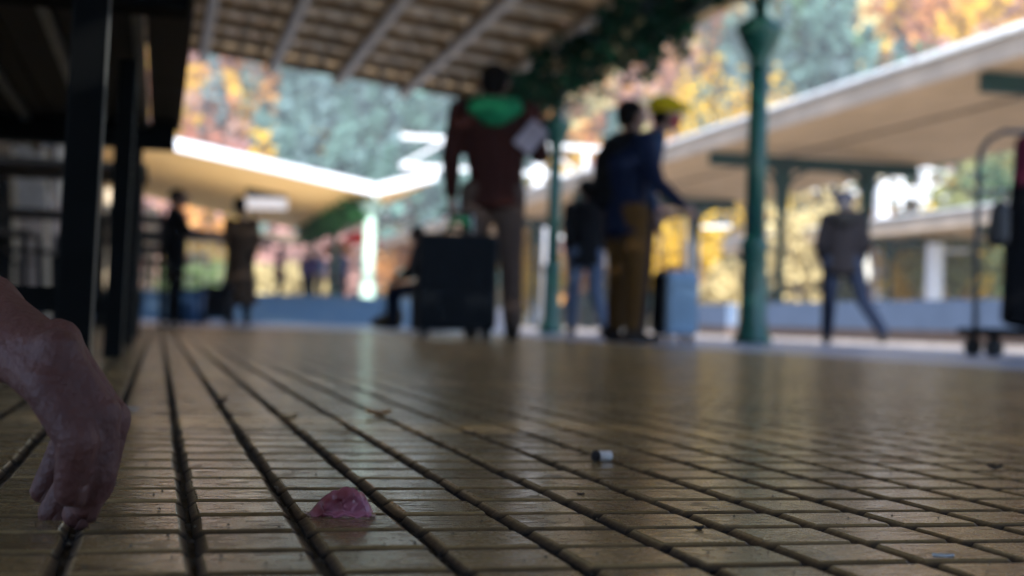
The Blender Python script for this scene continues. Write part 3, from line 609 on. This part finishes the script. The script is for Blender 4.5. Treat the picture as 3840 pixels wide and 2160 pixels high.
# ------------------------------------------------------------------ people
def person(name_label, loc, rz, height, top, legs, shoe, pose=None, hair='hair', voxel=.014, coat=0., hood=None, skin='skin_face', hat=None, mask=None, group=None, scale_w=1.0):
    P = dict(hipL=(-.09, 0, .93), hipR=(.09, 0, .93), kneeL=(-.10, .02, .50), kneeR=(.10, .02, .50), ankL=(-.10, 0, .09), ankR=(.10, 0, .09),
             shL=(-.175, 0, 1.43), shR=(.175, 0, 1.43), elL=(-.235, -.02, 1.15), elR=(.235, -.02, 1.15), wrL=(-.24, .05, .90), wrR=(.24, .05, .90),
             chest=(0, 0, 1.28), pelvis=(0, 0, .97), head=(0, .03, 1.63), footdir=(0, 1))
    P.update(pose or {}); s = height/1.75
    r = empty('person', loc, rz, name_label, 'person', group); r.scale = (s*scale_w, s*scale_w, s)
    V = lambda k: Vector(P[k]); hd = V('head'); nk = V('shL').lerp(V('shR'), .5)+Vector((0, 0, .03))
    def hand(wk, ek):
        w_ = V(wk); d = (w_-V(ek)).normalized(); side = d.cross(Vector((1, 0, 0)) if abs(d.x) < .8 else Vector((0, 0, 1))).normalized(); nrm = d.cross(side)
        ch = [[(w_, .026), (w_+d*.045, (.024, .03, .03)), (w_+d*.09, (.018, .034, .03))]]
        for q, (o_, L_) in enumerate(((-.027, .065), (-.009, .078), (.009, .072), (.027, .055))):
            b = w_+d*.085+side*o_; ch.append([(b, .0105), (b+d*L_*.55+nrm*.006, .0095), (b+d*L_+nrm*.02, .008)])
        b = w_+d*.03-side*.028; ch.append([(b, .013), (b+d*.03-side*.02, .011), (b+d*.06-side*.022, .009)])
        return ch
    body = [[(V('pelvis'), (.13, .09, .08)), (V('chest'), (.145, .095, .1)), (nk-Vector((0, 0, .06)), (.14, .075, .05))],
            [(nk, .052), (hd-Vector((0, 0, .07)), .048)],
            [(hd, (.074, .092, .105)), (hd+Vector((0, .025, -.07)), (.05, .055, .04))], [(hd+Vector((0, .098, -.015)), (.012, .018, .02))],
            [(hd+Vector((-.076, 0, -.01)), (.012, .018, .028))], [(hd+Vector((.076, 0, -.01)), (.012, .018, .028))],
            [(V('shL'), .05), (V('elL'), .036), (V('wrL'), .025)], [(V('shR'), .05), (V('elR'), .036), (V('wrR'), .025)],
            [(V('hipL'), .078), (V('kneeL'), .05), (V('ankL'), .035)], [(V('hipR'), .078), (V('kneeR'), .05), (V('ankR'), .035)]]+hand('wrL', 'elL')+hand('wrR', 'elR')
    blob(body, voxel*.8, 'body', M[skin], r, 3)
    hem = V('pelvis')-Vector((0, 0, .06+coat))
    jk = [[(hem, (.165+coat*.12, .125+coat*.1, .05)), (V('pelvis')+Vector((0, 0, .06)), (.158, .12, .08)), (V('chest'), (.185, .13, .13)), (nk-Vector((0, 0, .07)), (.175, .105, .06))],
          [(nk-Vector((0, 0, .02)), (.085, .08, .03))],
          [(V('shL'), .072), (V('elL'), .058), (V('wrL').lerp(V('elL'), .12), .042)], [(V('shR'), .072), (V('elR'), .058), (V('wrR').lerp(V('elR'), .12), .042)]]
    blob(jk, voxel, 'jacket', top, r, 3)
    blob([[(V('pelvis'), (.145, .11, .07)), (V('hipL'), (.098, .105, .09)), (V('kneeL'), .07), (V('ankL')+Vector((0, 0, .03)), .056)],
          [(V('pelvis'), (.145, .11, .07)), (V('hipR'), (.098, .105, .09)), (V('kneeR'), .07), (V('ankR')+Vector((0, 0, .03)), .056)]], voxel, 'trousers', legs, r, 3)
    fx, fy = P['footdir']
    for k in ('ankL', 'ankR'):
        a = V(k); blob([[(a+Vector((-.04*fx, -.04*fy, -.05)), (.042, .042, .038)), (a+Vector((.13*fx, .13*fy, -.06)), (.045, .045, .028))], [(a, .048), (a-Vector((0, 0, .05)), .045)]], .012, 'shoe', shoe, r, 2)
    if hair: blob([[(hd+Vector((0, -.025, .03)), (.085, .092, .095)), (hd+Vector((0, -.05, -.03)), (.075, .055, .07))]], .012, 'hair', M[hair], r, 2)
    for e in (-.032, .032): MB().lathe([(.001, -.011), (.009, -.007), (.011, 0), (.009, .007), (.001, .011)], 8, (hd.x+e, hd.y+.082, hd.z+.012)).build('eye', M['white'], r, True)
    if hood: blob([[(nk+Vector((-.11, -.05, -.02)), (.05, .06, .045)), (nk+Vector((0, -.13, -.07)), (.09, .05, .085)), (nk+Vector((.11, -.05, -.02)), (.05, .06, .045))], [(nk+Vector((-.1, -.03, .015)), .045), (nk+Vector((.1, -.03, .015)), .045)]], .014, 'hood', hood, r, 3)
    if hat: blob([[(hd+Vector((0, -.02, .055)), (.10, .125, .085))], [(hd+Vector((0, .05, .05)), (.11, .14, .035))]], .012, 'hat', hat, r, 2)
    if mask: blob([[(hd+Vector((0, .045, -.045)), (.068, .062, .06))]], .01, 'face_mask', mask, r, 2)
    return r
away = -YAW
# A: brown hoodie, back to us, pulling a case
brown = cloth('brown_fleece', (.035, .010, .008)); beige = cloth('beige_twill', (.085, .06, .05)); dark = cloth('dark_leather', (.02, .017, .015)); gr = cloth('green_fleece', (.012, .20, .085))
pA = person('walker seen from behind in a brown hoodie with green hood, pulling a dark suitcase', at(1232, 9.0), away, 1.85, brown, beige, dark,
       dict(shL=(-.19,0,1.44), shR=(.19,0,1.44), elL=(-.235, -.03, 1.14), wrL=(-.225, -.03, .88), elR=(.255, .02, 1.17), wrR=(.20, .22, 1.30), kneeR=(.11, .03, .5), ankR=(.13, -.02, .09), kneeL=(-.09, .05, .5), ankL=(-.10, .10, .09), pelvis=(.015, 0, .97), head=(-.01, .05, 1.63)), hood=gr, voxel=.012, scale_w=1.14, coat=.06)
pp = at(1325, 8.85, 0); pap = MB()
for i in range(8):
    for j in range(2): pass
pap.add([(x, .012*math.sin(i*1.1), z) for i, x in enumerate(np.linspace(-.07, .07, 8)) for z in (-.10, .10)], [(2*i, 2*i+2, 2*i+3, 2*i+1) for i in range(7)])
po = pap.build('paper_map', mat('paper', (.36, .33, .40), .8), bevel=0); md = po.modifiers.new('s', 'SOLIDIFY'); md.thickness = .002
po.location = (pp.x, pp.y, 1.335); po.rotation_euler = (R(10), R(38), away+R(12)); tag(po, 'pale folded sheet of paper held up by the walker in the brown hoodie', 'paper')
def suitcase(loc, rz, wd, dp, ht, mc, label, handle=.0, ribs=7, mside=None, strap=None, tilt=0):
    s = empty('suitcase', loc, rz, label, 'suitcase', None); s.rotation_euler = (tilt, 0, rz)
    b = box('shell', mc, (-wd/2, wd/2, -dp/2, dp/2, .06, ht), s, bevel=.035)
    for i in range(ribs): box('shell_rib', mc, (-wd/2+wd*(i+.7)/(ribs+.4), -wd/2+wd*(i+.7)/(ribs+.4)+wd*.04, -dp/2-.008, -dp/2+.01, .12, ht-.07), s, bevel=.003)
    if mside: box('side_panel', mside, (-wd/2-.012, -wd/2+.03, -dp/2+.02, dp/2-.02, .09, ht-.04), s, bevel=.01)
    box('zip_band', M['black'], (-wd/2-.004, wd/2+.004, -.012, .012, .10, ht+.004), s)
    for sx in (-1, 1):
        for sy in (-1, 1):
            MB().tube([(sx*(wd/2-.05)-.012, sy*(dp/2-.05), .03), (sx*(wd/2-.05)+.012, sy*(dp/2-.05), .03)], .03, 14).build('wheel', M['black'], s, True)
            box('wheel_fork', M['black'], (sx*(wd/2-.05)-.02, sx*(wd/2-.05)+.02, sy*(dp/2-.05)-.012, sy*(dp/2-.05)+.012, .032, .07), s)
    MB().tube([(-.08, 0, ht), (-.07, 0, ht+.035), (.07, 0, ht+.035), (.08, 0, ht)], .012, 8).build('carry_handle', M['black'], s, True)
    if handle:
        for sx in (-1, 1): MB().tube([(sx*.1, dp/2-.03, ht), (sx*.1, dp/2-.03, ht+handle)], .009, 8).build('handle_rod', M['steel'], s, True)
        MB().tube([(-.11, dp/2-.03, ht+handle), (.11, dp/2-.03, ht+handle)], .016, 8).build('handle_grip', M['black'], s, True)
    return s
sc1 = suitcase(at(1147, 8.1), away+R(8), .47, .30, .63, cloth('navy_nylon', (.004, .007, .011), .6), 'large dark navy suitcase pulled by the walker in the brown hoodie', handle=.14, ribs=4)
MB().tube([(-.05, .0, .67), (-.03, 0, .72), (.05, 0, .72), (.07, 0, .67)], .022, 8).build('green_grip', gr, sc1, True)
# B: blue jacket, mustard trousers
navy = cloth('navy_jacket', (.003, .009, .036), .7); must = cloth('mustard_twill', (.085, .043, .010)); denim = cloth('pale_denim', (.10, .14, .22)); dden = cloth('dark_denim', (.005, .010, .026)); blk = cloth('black_cloth', (.004, .0045, .006))
pB = person('person in a dark blue jacket and mustard trousers standing in profile holding a phone', at(1570, 9.5), away-R(62), 1.72, navy, must, dark,
       dict(elR=(.25, .05, 1.13), wrR=(.24, .26, .98), elL=(-.23, .06, 1.12), wrL=(-.13, .28, 1.0), chest=(0, -.01, 1.28)), hood=blk, voxel=.012, scale_w=1.14, coat=.13)
phn = empty('mobile_phone', at(1690, 9.35, .90), away-R(62), 'dark mobile phone held out by the person in the blue jacket', 'phone'); MB().box(-.04, .04, -.075, .075, -.005, .005).build('case', M['black'], phn, bevel=.003); MB().box(-.036, .036, -.07, .07, .0052, .0062).build('screen', M['glass'], phn)
bp_ = at(1520, 9.55); bk = empty('backpack', (bp_.x, bp_.y, 1.02), away-R(62), 'black backpack on the back of the person in the blue jacket', 'backpack')
blob([[(Vector((0, 0, 0)), (.15, .09, .10)), (Vector((0, 0, .28)), (.14, .085, .10))]], .014, 'pack', blk, bk, 3); blob([[(Vector((0, -.09, .02)), (.11, .05, .09))]], .012, 'pocket', blk, bk, 2)
for s in (-1, 1): MB().tube([(s*.09, .07, .34), (s*.11, .17, .36), (s*.11, .22, .2), (s*.10, .1, -.02)], .012, 6).build('strap', M['black'], bk, True)
person('person with a yellow hat and pinkish red face covering behind the blue jacket', at(1600, 9.95), away-R(80), 1.83, cloth('slate_coat', (.03, .06, .12)), dden, dark,
       dict(head=(0, .19, 1.62), shL=(-.175, .07, 1.42), shR=(.175, .07, 1.42), chest=(0, .03, 1.28)), hat=cloth('yellow_knit', (.52, .40, .01)), mask=cloth('red_scarf', (.42, .05, .07)), voxel=.014)
person('small person in a dark hooded jacket and pale jeans behind the thin column', at(1472, 14.3), away+R(10), 1.66, blk, denim, blk,
       dict(ankL=(-.09, .18, .10), kneeL=(-.09, .16, .5), ankR=(.16, -.2, .1), kneeR=(.10, -.02, .5), elL=(-.19, 0, 1.15), elR=(.19, 0, 1.15), wrL=(-.17, .08, .92), wrR=(.17, .08, .92)), hood=blk, hat=blk, voxel=.016, scale_w=1.12, coat=.1)
suitcase(at(1700, 9.9), away+R(28), .29, .22, .53, mat('silver_blue_shell', (.17, .28, .42), .3, .45, nscale=3), 'small silver blue cabin suitcase with black side panel beside the blue jacket person', handle=.42, ribs=6, mside=M['black'])
pE = person('grey haired person walking in a dark checked jacket and blue jeans near the platform edge', at(2118, 13.7), away-R(20), 1.58, cloth('dark_check', (.004, .004, .007)), dden, dark,
       dict(ankL=(-.12, .12, .09), kneeL=(-.11, .08, .5), ankR=(.36, -.14, .12), kneeR=(.19, .04, .5), shL=(-.14, 0, 1.42), shR=(.14, 0, 1.42), elL=(-.2, 0, 1.12), elR=(.2, 0, 1.12), wrL=(-.17, .1, .95), wrR=(.17, .1, .95), head=(0, .06, 1.60)), hair='greyhair', hood=blk, hat=cloth('slate_beanie', (.025, .03, .05)), voxel=.016, scale_w=1.24, coat=.1)  # jacket and hat made near black to carry the canopy's shade
# the stride runs across the view
pE.rotation_euler = (0, 0, away-R(12))
sb_ = at(2176, 13.9); bg_ = empty('shoulder_bag', (sb_.x, sb_.y, .72), away, 'off white shoulder bag on the grey haired walker', 'bag'); blob([[(Vector((0, 0, 0)), (.06, .10, .10)), (Vector((-.02, 0, .22)), (.05, .09, .10))]], .012, 'pouch', cloth('canvas', (.5, .5, .46)), bg_, 2); MB().tube([(-.02, 0, .3), (-.09, 0, .5), (-.15, 0, .52)], .01, 6).build('strap', M['black'], bg_, True)
person('person all in black with one arm stretched forward at far left', at(436, 17.2), away-R(85), 1.70, blk, blk, blk, dict(elR=(.2, .16, 1.17), wrR=(.18, .34, 1.16)), voxel=.018, scale_w=1.3)
person('person in a long brown coat beside a dark suitcase at far left', at(602, 18.0), away, 1.70, cloth('camel_coat', (.10, .066, .044)), blk, blk, dict(head=(-.03, .03, 1.62), shL=(-.15, 0, 1.40), shR=(.15, 0, 1.40), elL=(-.19, .04, 1.15), elR=(.19, .04, 1.15), wrL=(-.15, .12, .95), wrR=(.15, .12, .95)), coat=.62, voxel=.018, scale_w=1.1)
suitcase(at(548, 17.6), away, .38, .26, .48, cloth('black_nylon', (.015, .016, .02), .6), 'dark upright suitcase beside the long brown coat', ribs=4)
# seated traveller with bags
sp = at(1068, 17.0)
bn2 = empty('bench', (sp.x+.1, sp.y+.1, 0), away+R(90), 'low dark bench behind the large navy suitcase', 'bench')
for i in range(4): box('seat_slat', M['darkwood'], (-.8, .8, -.22+i*.11, -.22+i*.11+.1, .42, .45), bn2)
for s in (-.65, .65): box('leg', M['iron'], (s-.03, s+.03, -.2, .2, 0, .418), bn2)
person('dark clothed person seated and turned left behind the large navy suitcase', (sp.x, sp.y, 0), away+R(75), 1.70, blk, dden, blk,
       dict(pelvis=(0, -.02, .55), hipL=(-.1, 0, .54), hipR=(.1, 0, .54), kneeL=(-.13, .42, .50), kneeR=(.13, .42, .5), ankL=(-.13, .40, .09), ankR=(.13, .44, .09), chest=(0, .03, .87), shL=(-.175, .06, 1.03), shR=(.175, .06, 1.03),
            elL=(-.22, .12, .78), elR=(.22, .12, .78), wrL=(-.1, .33, .66), wrR=(.1, .33, .66), head=(0, .14, 1.24)), voxel=.018)
bgp = at(972, 17.5); tb2 = empty('duffel_bag', (bgp.x, bgp.y, 0), away, 'slumped brown canvas bag leaning at the foot of the low wall', 'bag')
blob([[(Vector((-.12, 0, .07)), (.08, .1, .06)), (Vector((.16, 0, .15)), (.08, .1, .15))]], .014, 'bag_body', cloth('brown_canvas', (.13, .09, .035)), tb2, 3); MB().tube([(-.1, 0, .12), (0, 0, .3), (.14, 0, .3)], .012, 6).build('strap', M['black'], tb2, True)
# waiting travellers beyond the wall
pc = [cloth('plum_coat', (.10, .03, .10)), cloth('violet_coat', (.06, .05, .16)), cloth('light_blue_coat', (.13, .20, .33)), cloth('mid_blue_coat', (.05, .10, .22)), cloth('deep_blue_coat', (.03, .06, .13))]
for i, (px, d, c, l) in enumerate(((701, 38, 0, 'traveller in a plum coat standing alone beyond the low wall'), (776, 38, 1, 'traveller in a violet coat at the left of the waiting group'),
                                   (806, 39, 2, 'traveller in a light blue coat in the middle of the waiting group'), (832, 40, 3, 'traveller in a mid blue coat beside the light blue one'), (862, 37, 4, 'traveller in a deep blue coat at the right of the waiting group'))):
    q = at(px, d, .40); person(l, q, random.uniform(0, 6), 1.68, pc[c], dden, blk, voxel=.026, group='travellers waiting beyond the low wall', scale_w=1.15)
for (px, d, c, l, z) in ((905, 36, (.55, .03, .03), 'red round parasol above the travellers near the pale column', 2.0), (850, 41, (.45, .17, .04), 'orange parasol above the waiting group', 1.95)):
    q = at(px, d, .4); u = empty('parasol', q, 0, l, 'parasol', 'small parasols'); MB().lathe([(.55, z-.25), (.42, z-.08), (.2, z+.02), (.01, z+.06)], 14).build('cover', cloth('parasol_cloth', c), u, True); MB().tube([(0, 0, 0), (0, 0, z)], .02, 6).build('pole', M['steel'], u)

# ------------------------------------------------------------------ luggage trolley at right
lt = empty('luggage_trolley', at(2560, 8.15), away, 'tall birdcage luggage trolley with bent steel frame at the right edge', 'trolley')
for y in (0,):
    MB().tube([(-.25, y, .12), (-.25, y, 1.14), (-.235, y, 1.24), (-.19, y, 1.31), (-.10, y, 1.36), (.45, y, 1.37), (.55, y, 1.34), (.60, y, 1.28), (.62, y, 1.18), (.62, y, .12)], .017, 10).build('frame', M['steeldark'], lt, True)
box('deck', M['iron'], (-.28, .66, -.25, .25, .12, .17), lt, bevel=.01)
for sx in (-.2, .55):
    for sy in (-.18, .18):
        MB().tube([(sx, sy-.02, .055), (sx, sy+.02, .055)], .055, 16).build('wheel', M['black'], lt, True); box('caster', M['iron'], (sx-.02, sx+.02, sy-.03, sy+.03, .08, .119), lt)
MB().tube([(-.25, 0, 1.0), (.62, 0, 1.0)], .012, 8).build('cross_tube', M['steel'], lt, True)
g = at(2565, 8.1); gb = empty('garment_bag', (g.x, g.y, 0), away, 'long black garment bag hanging in the luggage trolley', 'bag')
blob([[(Vector((.06, 0, .22)), (.17, .10, .05)), (Vector((.06, 0, .75)), (.16, .09, .1)), (Vector((.08, 0, 1.22)), (.12, .07, .08))]], .014, 'cover', blk, gb, 3)
MB().tube([(.08, 0, 1.28), (.08, 0, 1.36)], .006, 6).build('hook', M['steel'], gb)
g2 = at(2572, 7.95); g3 = empty('scarf', (g2.x, g2.y, 0), away, 'dark red scarf draped at the top of the garment bag', 'scarf'); blob([[(Vector((-.02, 0, 1.06)), (.05, .05, .06)), (Vector((.03, 0, 1.27)), (.09, .06, .05))]], .012, 'cloth', cloth('maroon_wool', (.10, .012, .03)), g3, 2)
g4 = at(2508, 7.9); g5 = empty('handbag', (g4.x, g4.y, .70), away, 'black handbag hanging from the trolley frame', 'bag'); blob([[(Vector((0, 0, 0)), (.07, .05, .06)), (Vector((.01, 0, .16)), (.055, .04, .06))]], .01, 'pouch', M['black'], g5, 2); MB().tube([(-.04, 0, .2), (-.02, 0, .33), (.04, 0, .33), (.05, 0, .2)], .006, 6).build('strap', M['black'], g5)

# ------------------------------------------------------------------ hand in the foreground
def hp(px, py, d):
    yh = 816+(px-1288)*.0306; q = at(px, d); return Vector((q.x, q.y, H+(yh-py)/3407*d))
HS = .9
_hp = hp
def hp(px, py, d): return _hp(px, py, d*HS)
hnd = empty('person', hp(120, 900, .76)*Vector((1, 1, 0)) if False else (0, 0, 0), 0, 'bare forearm and hand of an otherwise unseen person reaching down to the tiles', 'person')
mm = .00101
wrist = hp(-40, 800, .78)
fing = [  # MCP, PIP, DIP, tip with radii; index nearest
    [(hp(150, 905, .725), 12.5), (hp(262, 1050, .725), 10.5), (hp(268, 1190, .728), 9.2), (hp(236, 1272, .732), 7.2)],
    [(hp(150, 880, .748), 13), (hp(285, 1060, .750), 11), (hp(262, 1215, .750), 9.6), (hp(215, 1292, .750), 7.6)],
    [(hp(130, 880, .770), 12.5), (hp(252, 1075, .776), 10.6), (hp(205, 1215, .776), 9.4), (hp(152, 1290, .774), 7.4)],
    [(hp(105, 885, .792), 11.5), (hp(205, 1060, .800), 9.4), (hp(160, 1170, .800), 8.4), (hp(125, 1235, .798), 6.6)]]
ch = [[(p, r*mm) for p, r in f] for f in fing]
for f in fing: ch.append([(wrist, (.020, .024, .021)), (f[0][0]+Vector((0, 0, -.004)), f[0][1]*mm)])
for a, b in zip(fing, fing[1:]): ch.append([(a[0][0], a[0][1]*mm), (b[0][0], b[0][1]*mm)])
ch.append([(hp(-900, 520, 1.02), .046), (hp(-420, 660, .90), .036), (wrist, (.023, .027, .024))])
th = [(hp(40, 885, .742), 14), (hp(130, 975, .716), 11.5), (hp(212, 1110, .708), 10.2), (hp(196, 1235, .716), 8)]
ch.append([(p, r*mm) for p, r in th]); ch.append([(wrist, .02), (th[0][0], .017)]); ch.append([(th[0][0], .015), (fing[0][0][0], .012)])
# knuckle bulges
for f in fing: ch.append([(f[1][0]+Vector((0, 0, .001)), f[1][1]*mm*1.08)]); ch.append([(f[0][0]+Vector((0, 0, .003)), f[0][1]*mm*1.0)])
blob(ch, .0018, 'arm', M['skin'], hnd, 7)
for f in fing+[th]:
    a = f[3][0]; d = (f[3][0]-f[2][0]).normalized(); out = Vector((math.cos(YAW), -math.sin(YAW), .15)); out = (out-d*out.dot(d)).normalized(); s_ = d.cross(out); r_ = f[3][1]*mm
    vs = []; N_ = 5
    for i in range(N_):
        for j in range(4):
            ang = (i/(N_-1)-.5)*1.9; vs.append(a+out*(r_*1.03*math.cos(ang))+s_*(r_*1.0*math.sin(ang))+d*(-.006+j*.0036))
    nm = MB().add(vs, [(i*4+j, (i+1)*4+j, (i+1)*4+j+1, i*4+j+1) for i in range(N_-1) for j in range(3)]).build('fingernail', M['nail'], hnd, True); md = nm.modifiers.new('s', 'SOLIDIFY'); md.thickness = .0006

# ------------------------------------------------------------------ litter
def gp(px, py, z=0.):
    yh = 816+(px-1288)*.0306; d = (H-z)*3407/(py-yh); return at(px, d, z)
# chewed sweet: pink glossy lump with a wet skirt
gum = bpy.data.materials.new('pink_gum'); gum.use_nodes = True; t = gum.node_tree; b = t.nodes['Principled BSDF']
b.inputs['Roughness'].default_value = .27; b.inputs['Subsurface Weight'].default_value = .12; b.inputs['Subsurface Radius'].default_value = (1, .4, .5); b.inputs['Subsurface Scale'].default_value = .004
nz = t.nodes.new('ShaderNodeTexNoise'); nz.inputs['Scale'].default_value = 70; nz.inputs['Detail'].default_value = 4; tc = t.nodes.new('ShaderNodeTexCoord'); t.links.new(tc.outputs['Object'], nz.inputs[0])
rp_ = t.nodes.new('ShaderNodeValToRGB'); rp_.color_ramp.elements[0].position = .38; rp_.color_ramp.elements[0].color = (.16, .035, .05, 1); rp_.color_ramp.elements[1].position = .62; rp_.color_ramp.elements[1].color = (.32, .115, .18, 1)
t.links.new(nz.outputs[0], rp_.inputs[0]); t.links.new(rp_.outputs[0], b.inputs['Base Color'])
nb_ = t.nodes.new('ShaderNodeTexNoise'); nb_.inputs['Scale'].default_value = 150; nb_.inputs['Detail'].default_value = 5; t.links.new(tc.outputs['Object'], nb_.inputs[0]); bb_ = t.nodes.new('ShaderNodeBump'); bb_.inputs['Strength'].default_value = .35; bb_.inputs['Distance'].default_value = .001; t.links.new(nb_.outputs[0], bb_.inputs['Height']); t.links.new(bb_.outputs[0], b.inputs['Normal'])
gpos = gp(882, 1296); ge = empty('chewed_sweet', gpos, away, 'pink glossy chewed sweet stuck on the tiles in the foreground', 'sweet')
w3 = Vector
lump = [[(w3((-.0125, 0, .0015)), (.0055, .007, .003)), (w3((-.008, 0, .0070)), (.0045, .0065, .0045)), (w3((-.001, 0, .0112)), (.0045, .006, .0040)), (w3((.007, 0, .0106)), (.0045, .006, .0042)), (w3((.0115, 0, .0045)), (.0042, .006, .005)), (w3((.013, 0, .0005)), (.004, .0065, .0025))],
        [(w3((-.012, 0, .001)), (.005, .008, .002)), (w3((.013, 0, .001)), (.0045, .008, .002))], [(w3((-.006, 0, .005)), .0052), (w3((.009, 0, .0065)), .0055)],
        [(w3((.006, -.003, .0105)), (.0022, .0028, .0032))], [(w3((-.0005, -.004, .0095)), (.0025, .002, .0022))]]
def lump_disp(c):
    n_ = .0006*math.sin(c.x*560+c.z*450)+.00035*math.sin(c.x*1100+c.y*900+1)+.0001*math.sin(c.x*2100-c.z*1900)
    return c+Vector((n_*.6, n_, n_))
blob(lump, .0006, 'lump', gum, ge, 9, lump_disp)
wet = mat('wet_residue', (.34, .20, .15), .08, nscale=300, bump=.5, bscale=700, coat=1.0)
blob([[(w3((-.0185, .002, .0006)), (.003, .003, .0012)), (w3((-.012, 0, .0007)), (.004, .007, .0014))], [(w3((.0155, -.002, .001)), (.0028, .003, .0018))], [(w3((-.0165, -.003, .0002)), (.003, .0018, .0008)), (w3((.012, -.0065, .0001)), (.004, .0018, .0007))],
      [(w3((-.0125, .009, .002)), (.0022, .0022, .0022)), (w3((-.016, .010, .0016)), (.001, .001, .0008))]], .0006, 'wet_skirt', wet, ge, 2)
# cigarette end
cg = gp(1522, 1160); ce = empty('cigarette_end', (cg.x, cg.y, .0042), away+R(32), 'stubbed out white cigarette end lying on the tiles', 'cigarette end')
MB().tube([(-.0025, 0, 0), (.0095, 0, 0)], .0040, 18).build('paper', mat('cigarette_paper', (.72, .72, .74), .7), ce, True)
MB().tube([(-.0062, 0, -.0001), (-.0056, 0, 0), (-.004, 0, 0), (-.0026, 0, 0)], [.0040, .0046, .0046, .0043], 18).build('charred_end', mat('char', (.012, .011, .012), .9, bump=.5, bscale=600), ce, True)
# dry leaf curls, crumbs
def flake(px, py, wd, ht, col, label, name='dry_leaf', cat='leaf', z=.0, rz=0, curl=.5):
    q = gp(px, py); N_ = 7; vs = []
    for i in range(N_):
        u = i/(N_-1)*2-1; half = .45*wd*math.sqrt(max(.02, 1-u*u*.85))*random.uniform(.8, 1.1)
        for v in (-1, -.3, .4, 1): vs.append((u*wd/2, v*half*.6, z+ht*(.15+.85*abs(v)**1.4*curl+.35*u*u+random.uniform(-.08, .12))))
    fs = [(i*4+j, (i+1)*4+j, (i+1)*4+j+1, i*4+j+1) for i in range(N_-1) for j in range(3)]
    o = MB().add(vs, fs).build(name, mat(name+'_surface', col, .7, nscale=200), None, True); o.location = (q.x, q.y, .0002); o.rotation_euler = (0, 0, away+rz)
    md = o.modifiers.new('s', 'SOLIDIFY'); md.thickness = .0008; tag(o, label, cat, None); return o
flake(962, 1047, .028, .009, (.38, .17, .05), 'orange brown curled leaf scrap on the tiles beyond the pink sweet', rz=.1)
flake(737, 1062, .018, .010, (.10, .07, .03), 'dark brown curled leaf scrap in a joint left of the orange brown one')
flake(563, 1020, .016, .012, (.05, .03, .02), 'small blackish leaf scrap standing in a joint at left')
flake(1195, 1092, .012, .003, (.03, .02, .02), 'thin dark scrap in a joint above the pink sweet')
flake(2512, 1182, .012, .005, (.03, .025, .02), 'dark crumb of leaf near the right edge')
flake(1775, 1331, .0042, .0022, (.008, .008, .01), 'tiny black seed on a worn glossy tile', 'seed', 'seed')
flake(338, 1030, .020, .002, (.55, .60, .66), 'pale torn paper scrap beside the hand', 'paper_scrap', 'paper scrap')
flake(2388, 1397, .010, .0012, (.50, .58, .64), 'flat bluish white paper scrap at the lower right', 'paper_scrap', 'paper scrap')
flake(1476, 1243, .0045, .001, (.01, .01, .01), 'tiny dark fibre on the tile right of the pink sweet', 'fibre', 'fibre')
r_ = random.Random(3); gritm = mat('grit', (.10, .085, .06), .9)
gm = MB()
for k in range(900):
    px, py = r_.uniform(-60, 2640), 870+610*r_.random()**.7; q = gp(px, py); c = round((q.x-CX0)/PT-.5)
    if r_.random() < .7: q.x = CX0+(c+.5)*PT+r_.gauss(0, .0018); zz = -.0048
    else: zz = .0002
    s_ = r_.uniform(.0003, .0011); gm.add([(q.x-s_, q.y, zz), (q.x, q.y-s_, zz), (q.x+s_, q.y+.2*s_, zz), (q.x, q.y+s_, zz), (q.x, q.y, zz+s_*1.3)], [(0, 1, 4), (1, 2, 4), (2, 3, 4), (3, 0, 4), (3, 2, 1, 0)])
tag(gm.build('grit', gritm), 'loose grit scattered over the tiles and joints', 'grit', kind='stuff')

# ------------------------------------------------------------------ valley haze
hz = MB().box(-420, 420, -40, 520, -1.9, 230).build('haze', None)
hz.data.materials.clear(); hm = bpy.data.materials.new('haze_air'); hm.use_nodes = True; t = hm.node_tree; t.nodes.clear(); o_ = t.nodes.new('ShaderNodeOutputMaterial'); v_ = t.nodes.new('ShaderNodeVolumePrincipled')
v_.inputs['Density'].default_value = .0011; v_.inputs['Color'].default_value = (.86, .91, 1, 1); t.links.new(v_.outputs[0], o_.inputs['Volume']); hz.data.materials.append(hm); hz['kind'] = 'stuff'
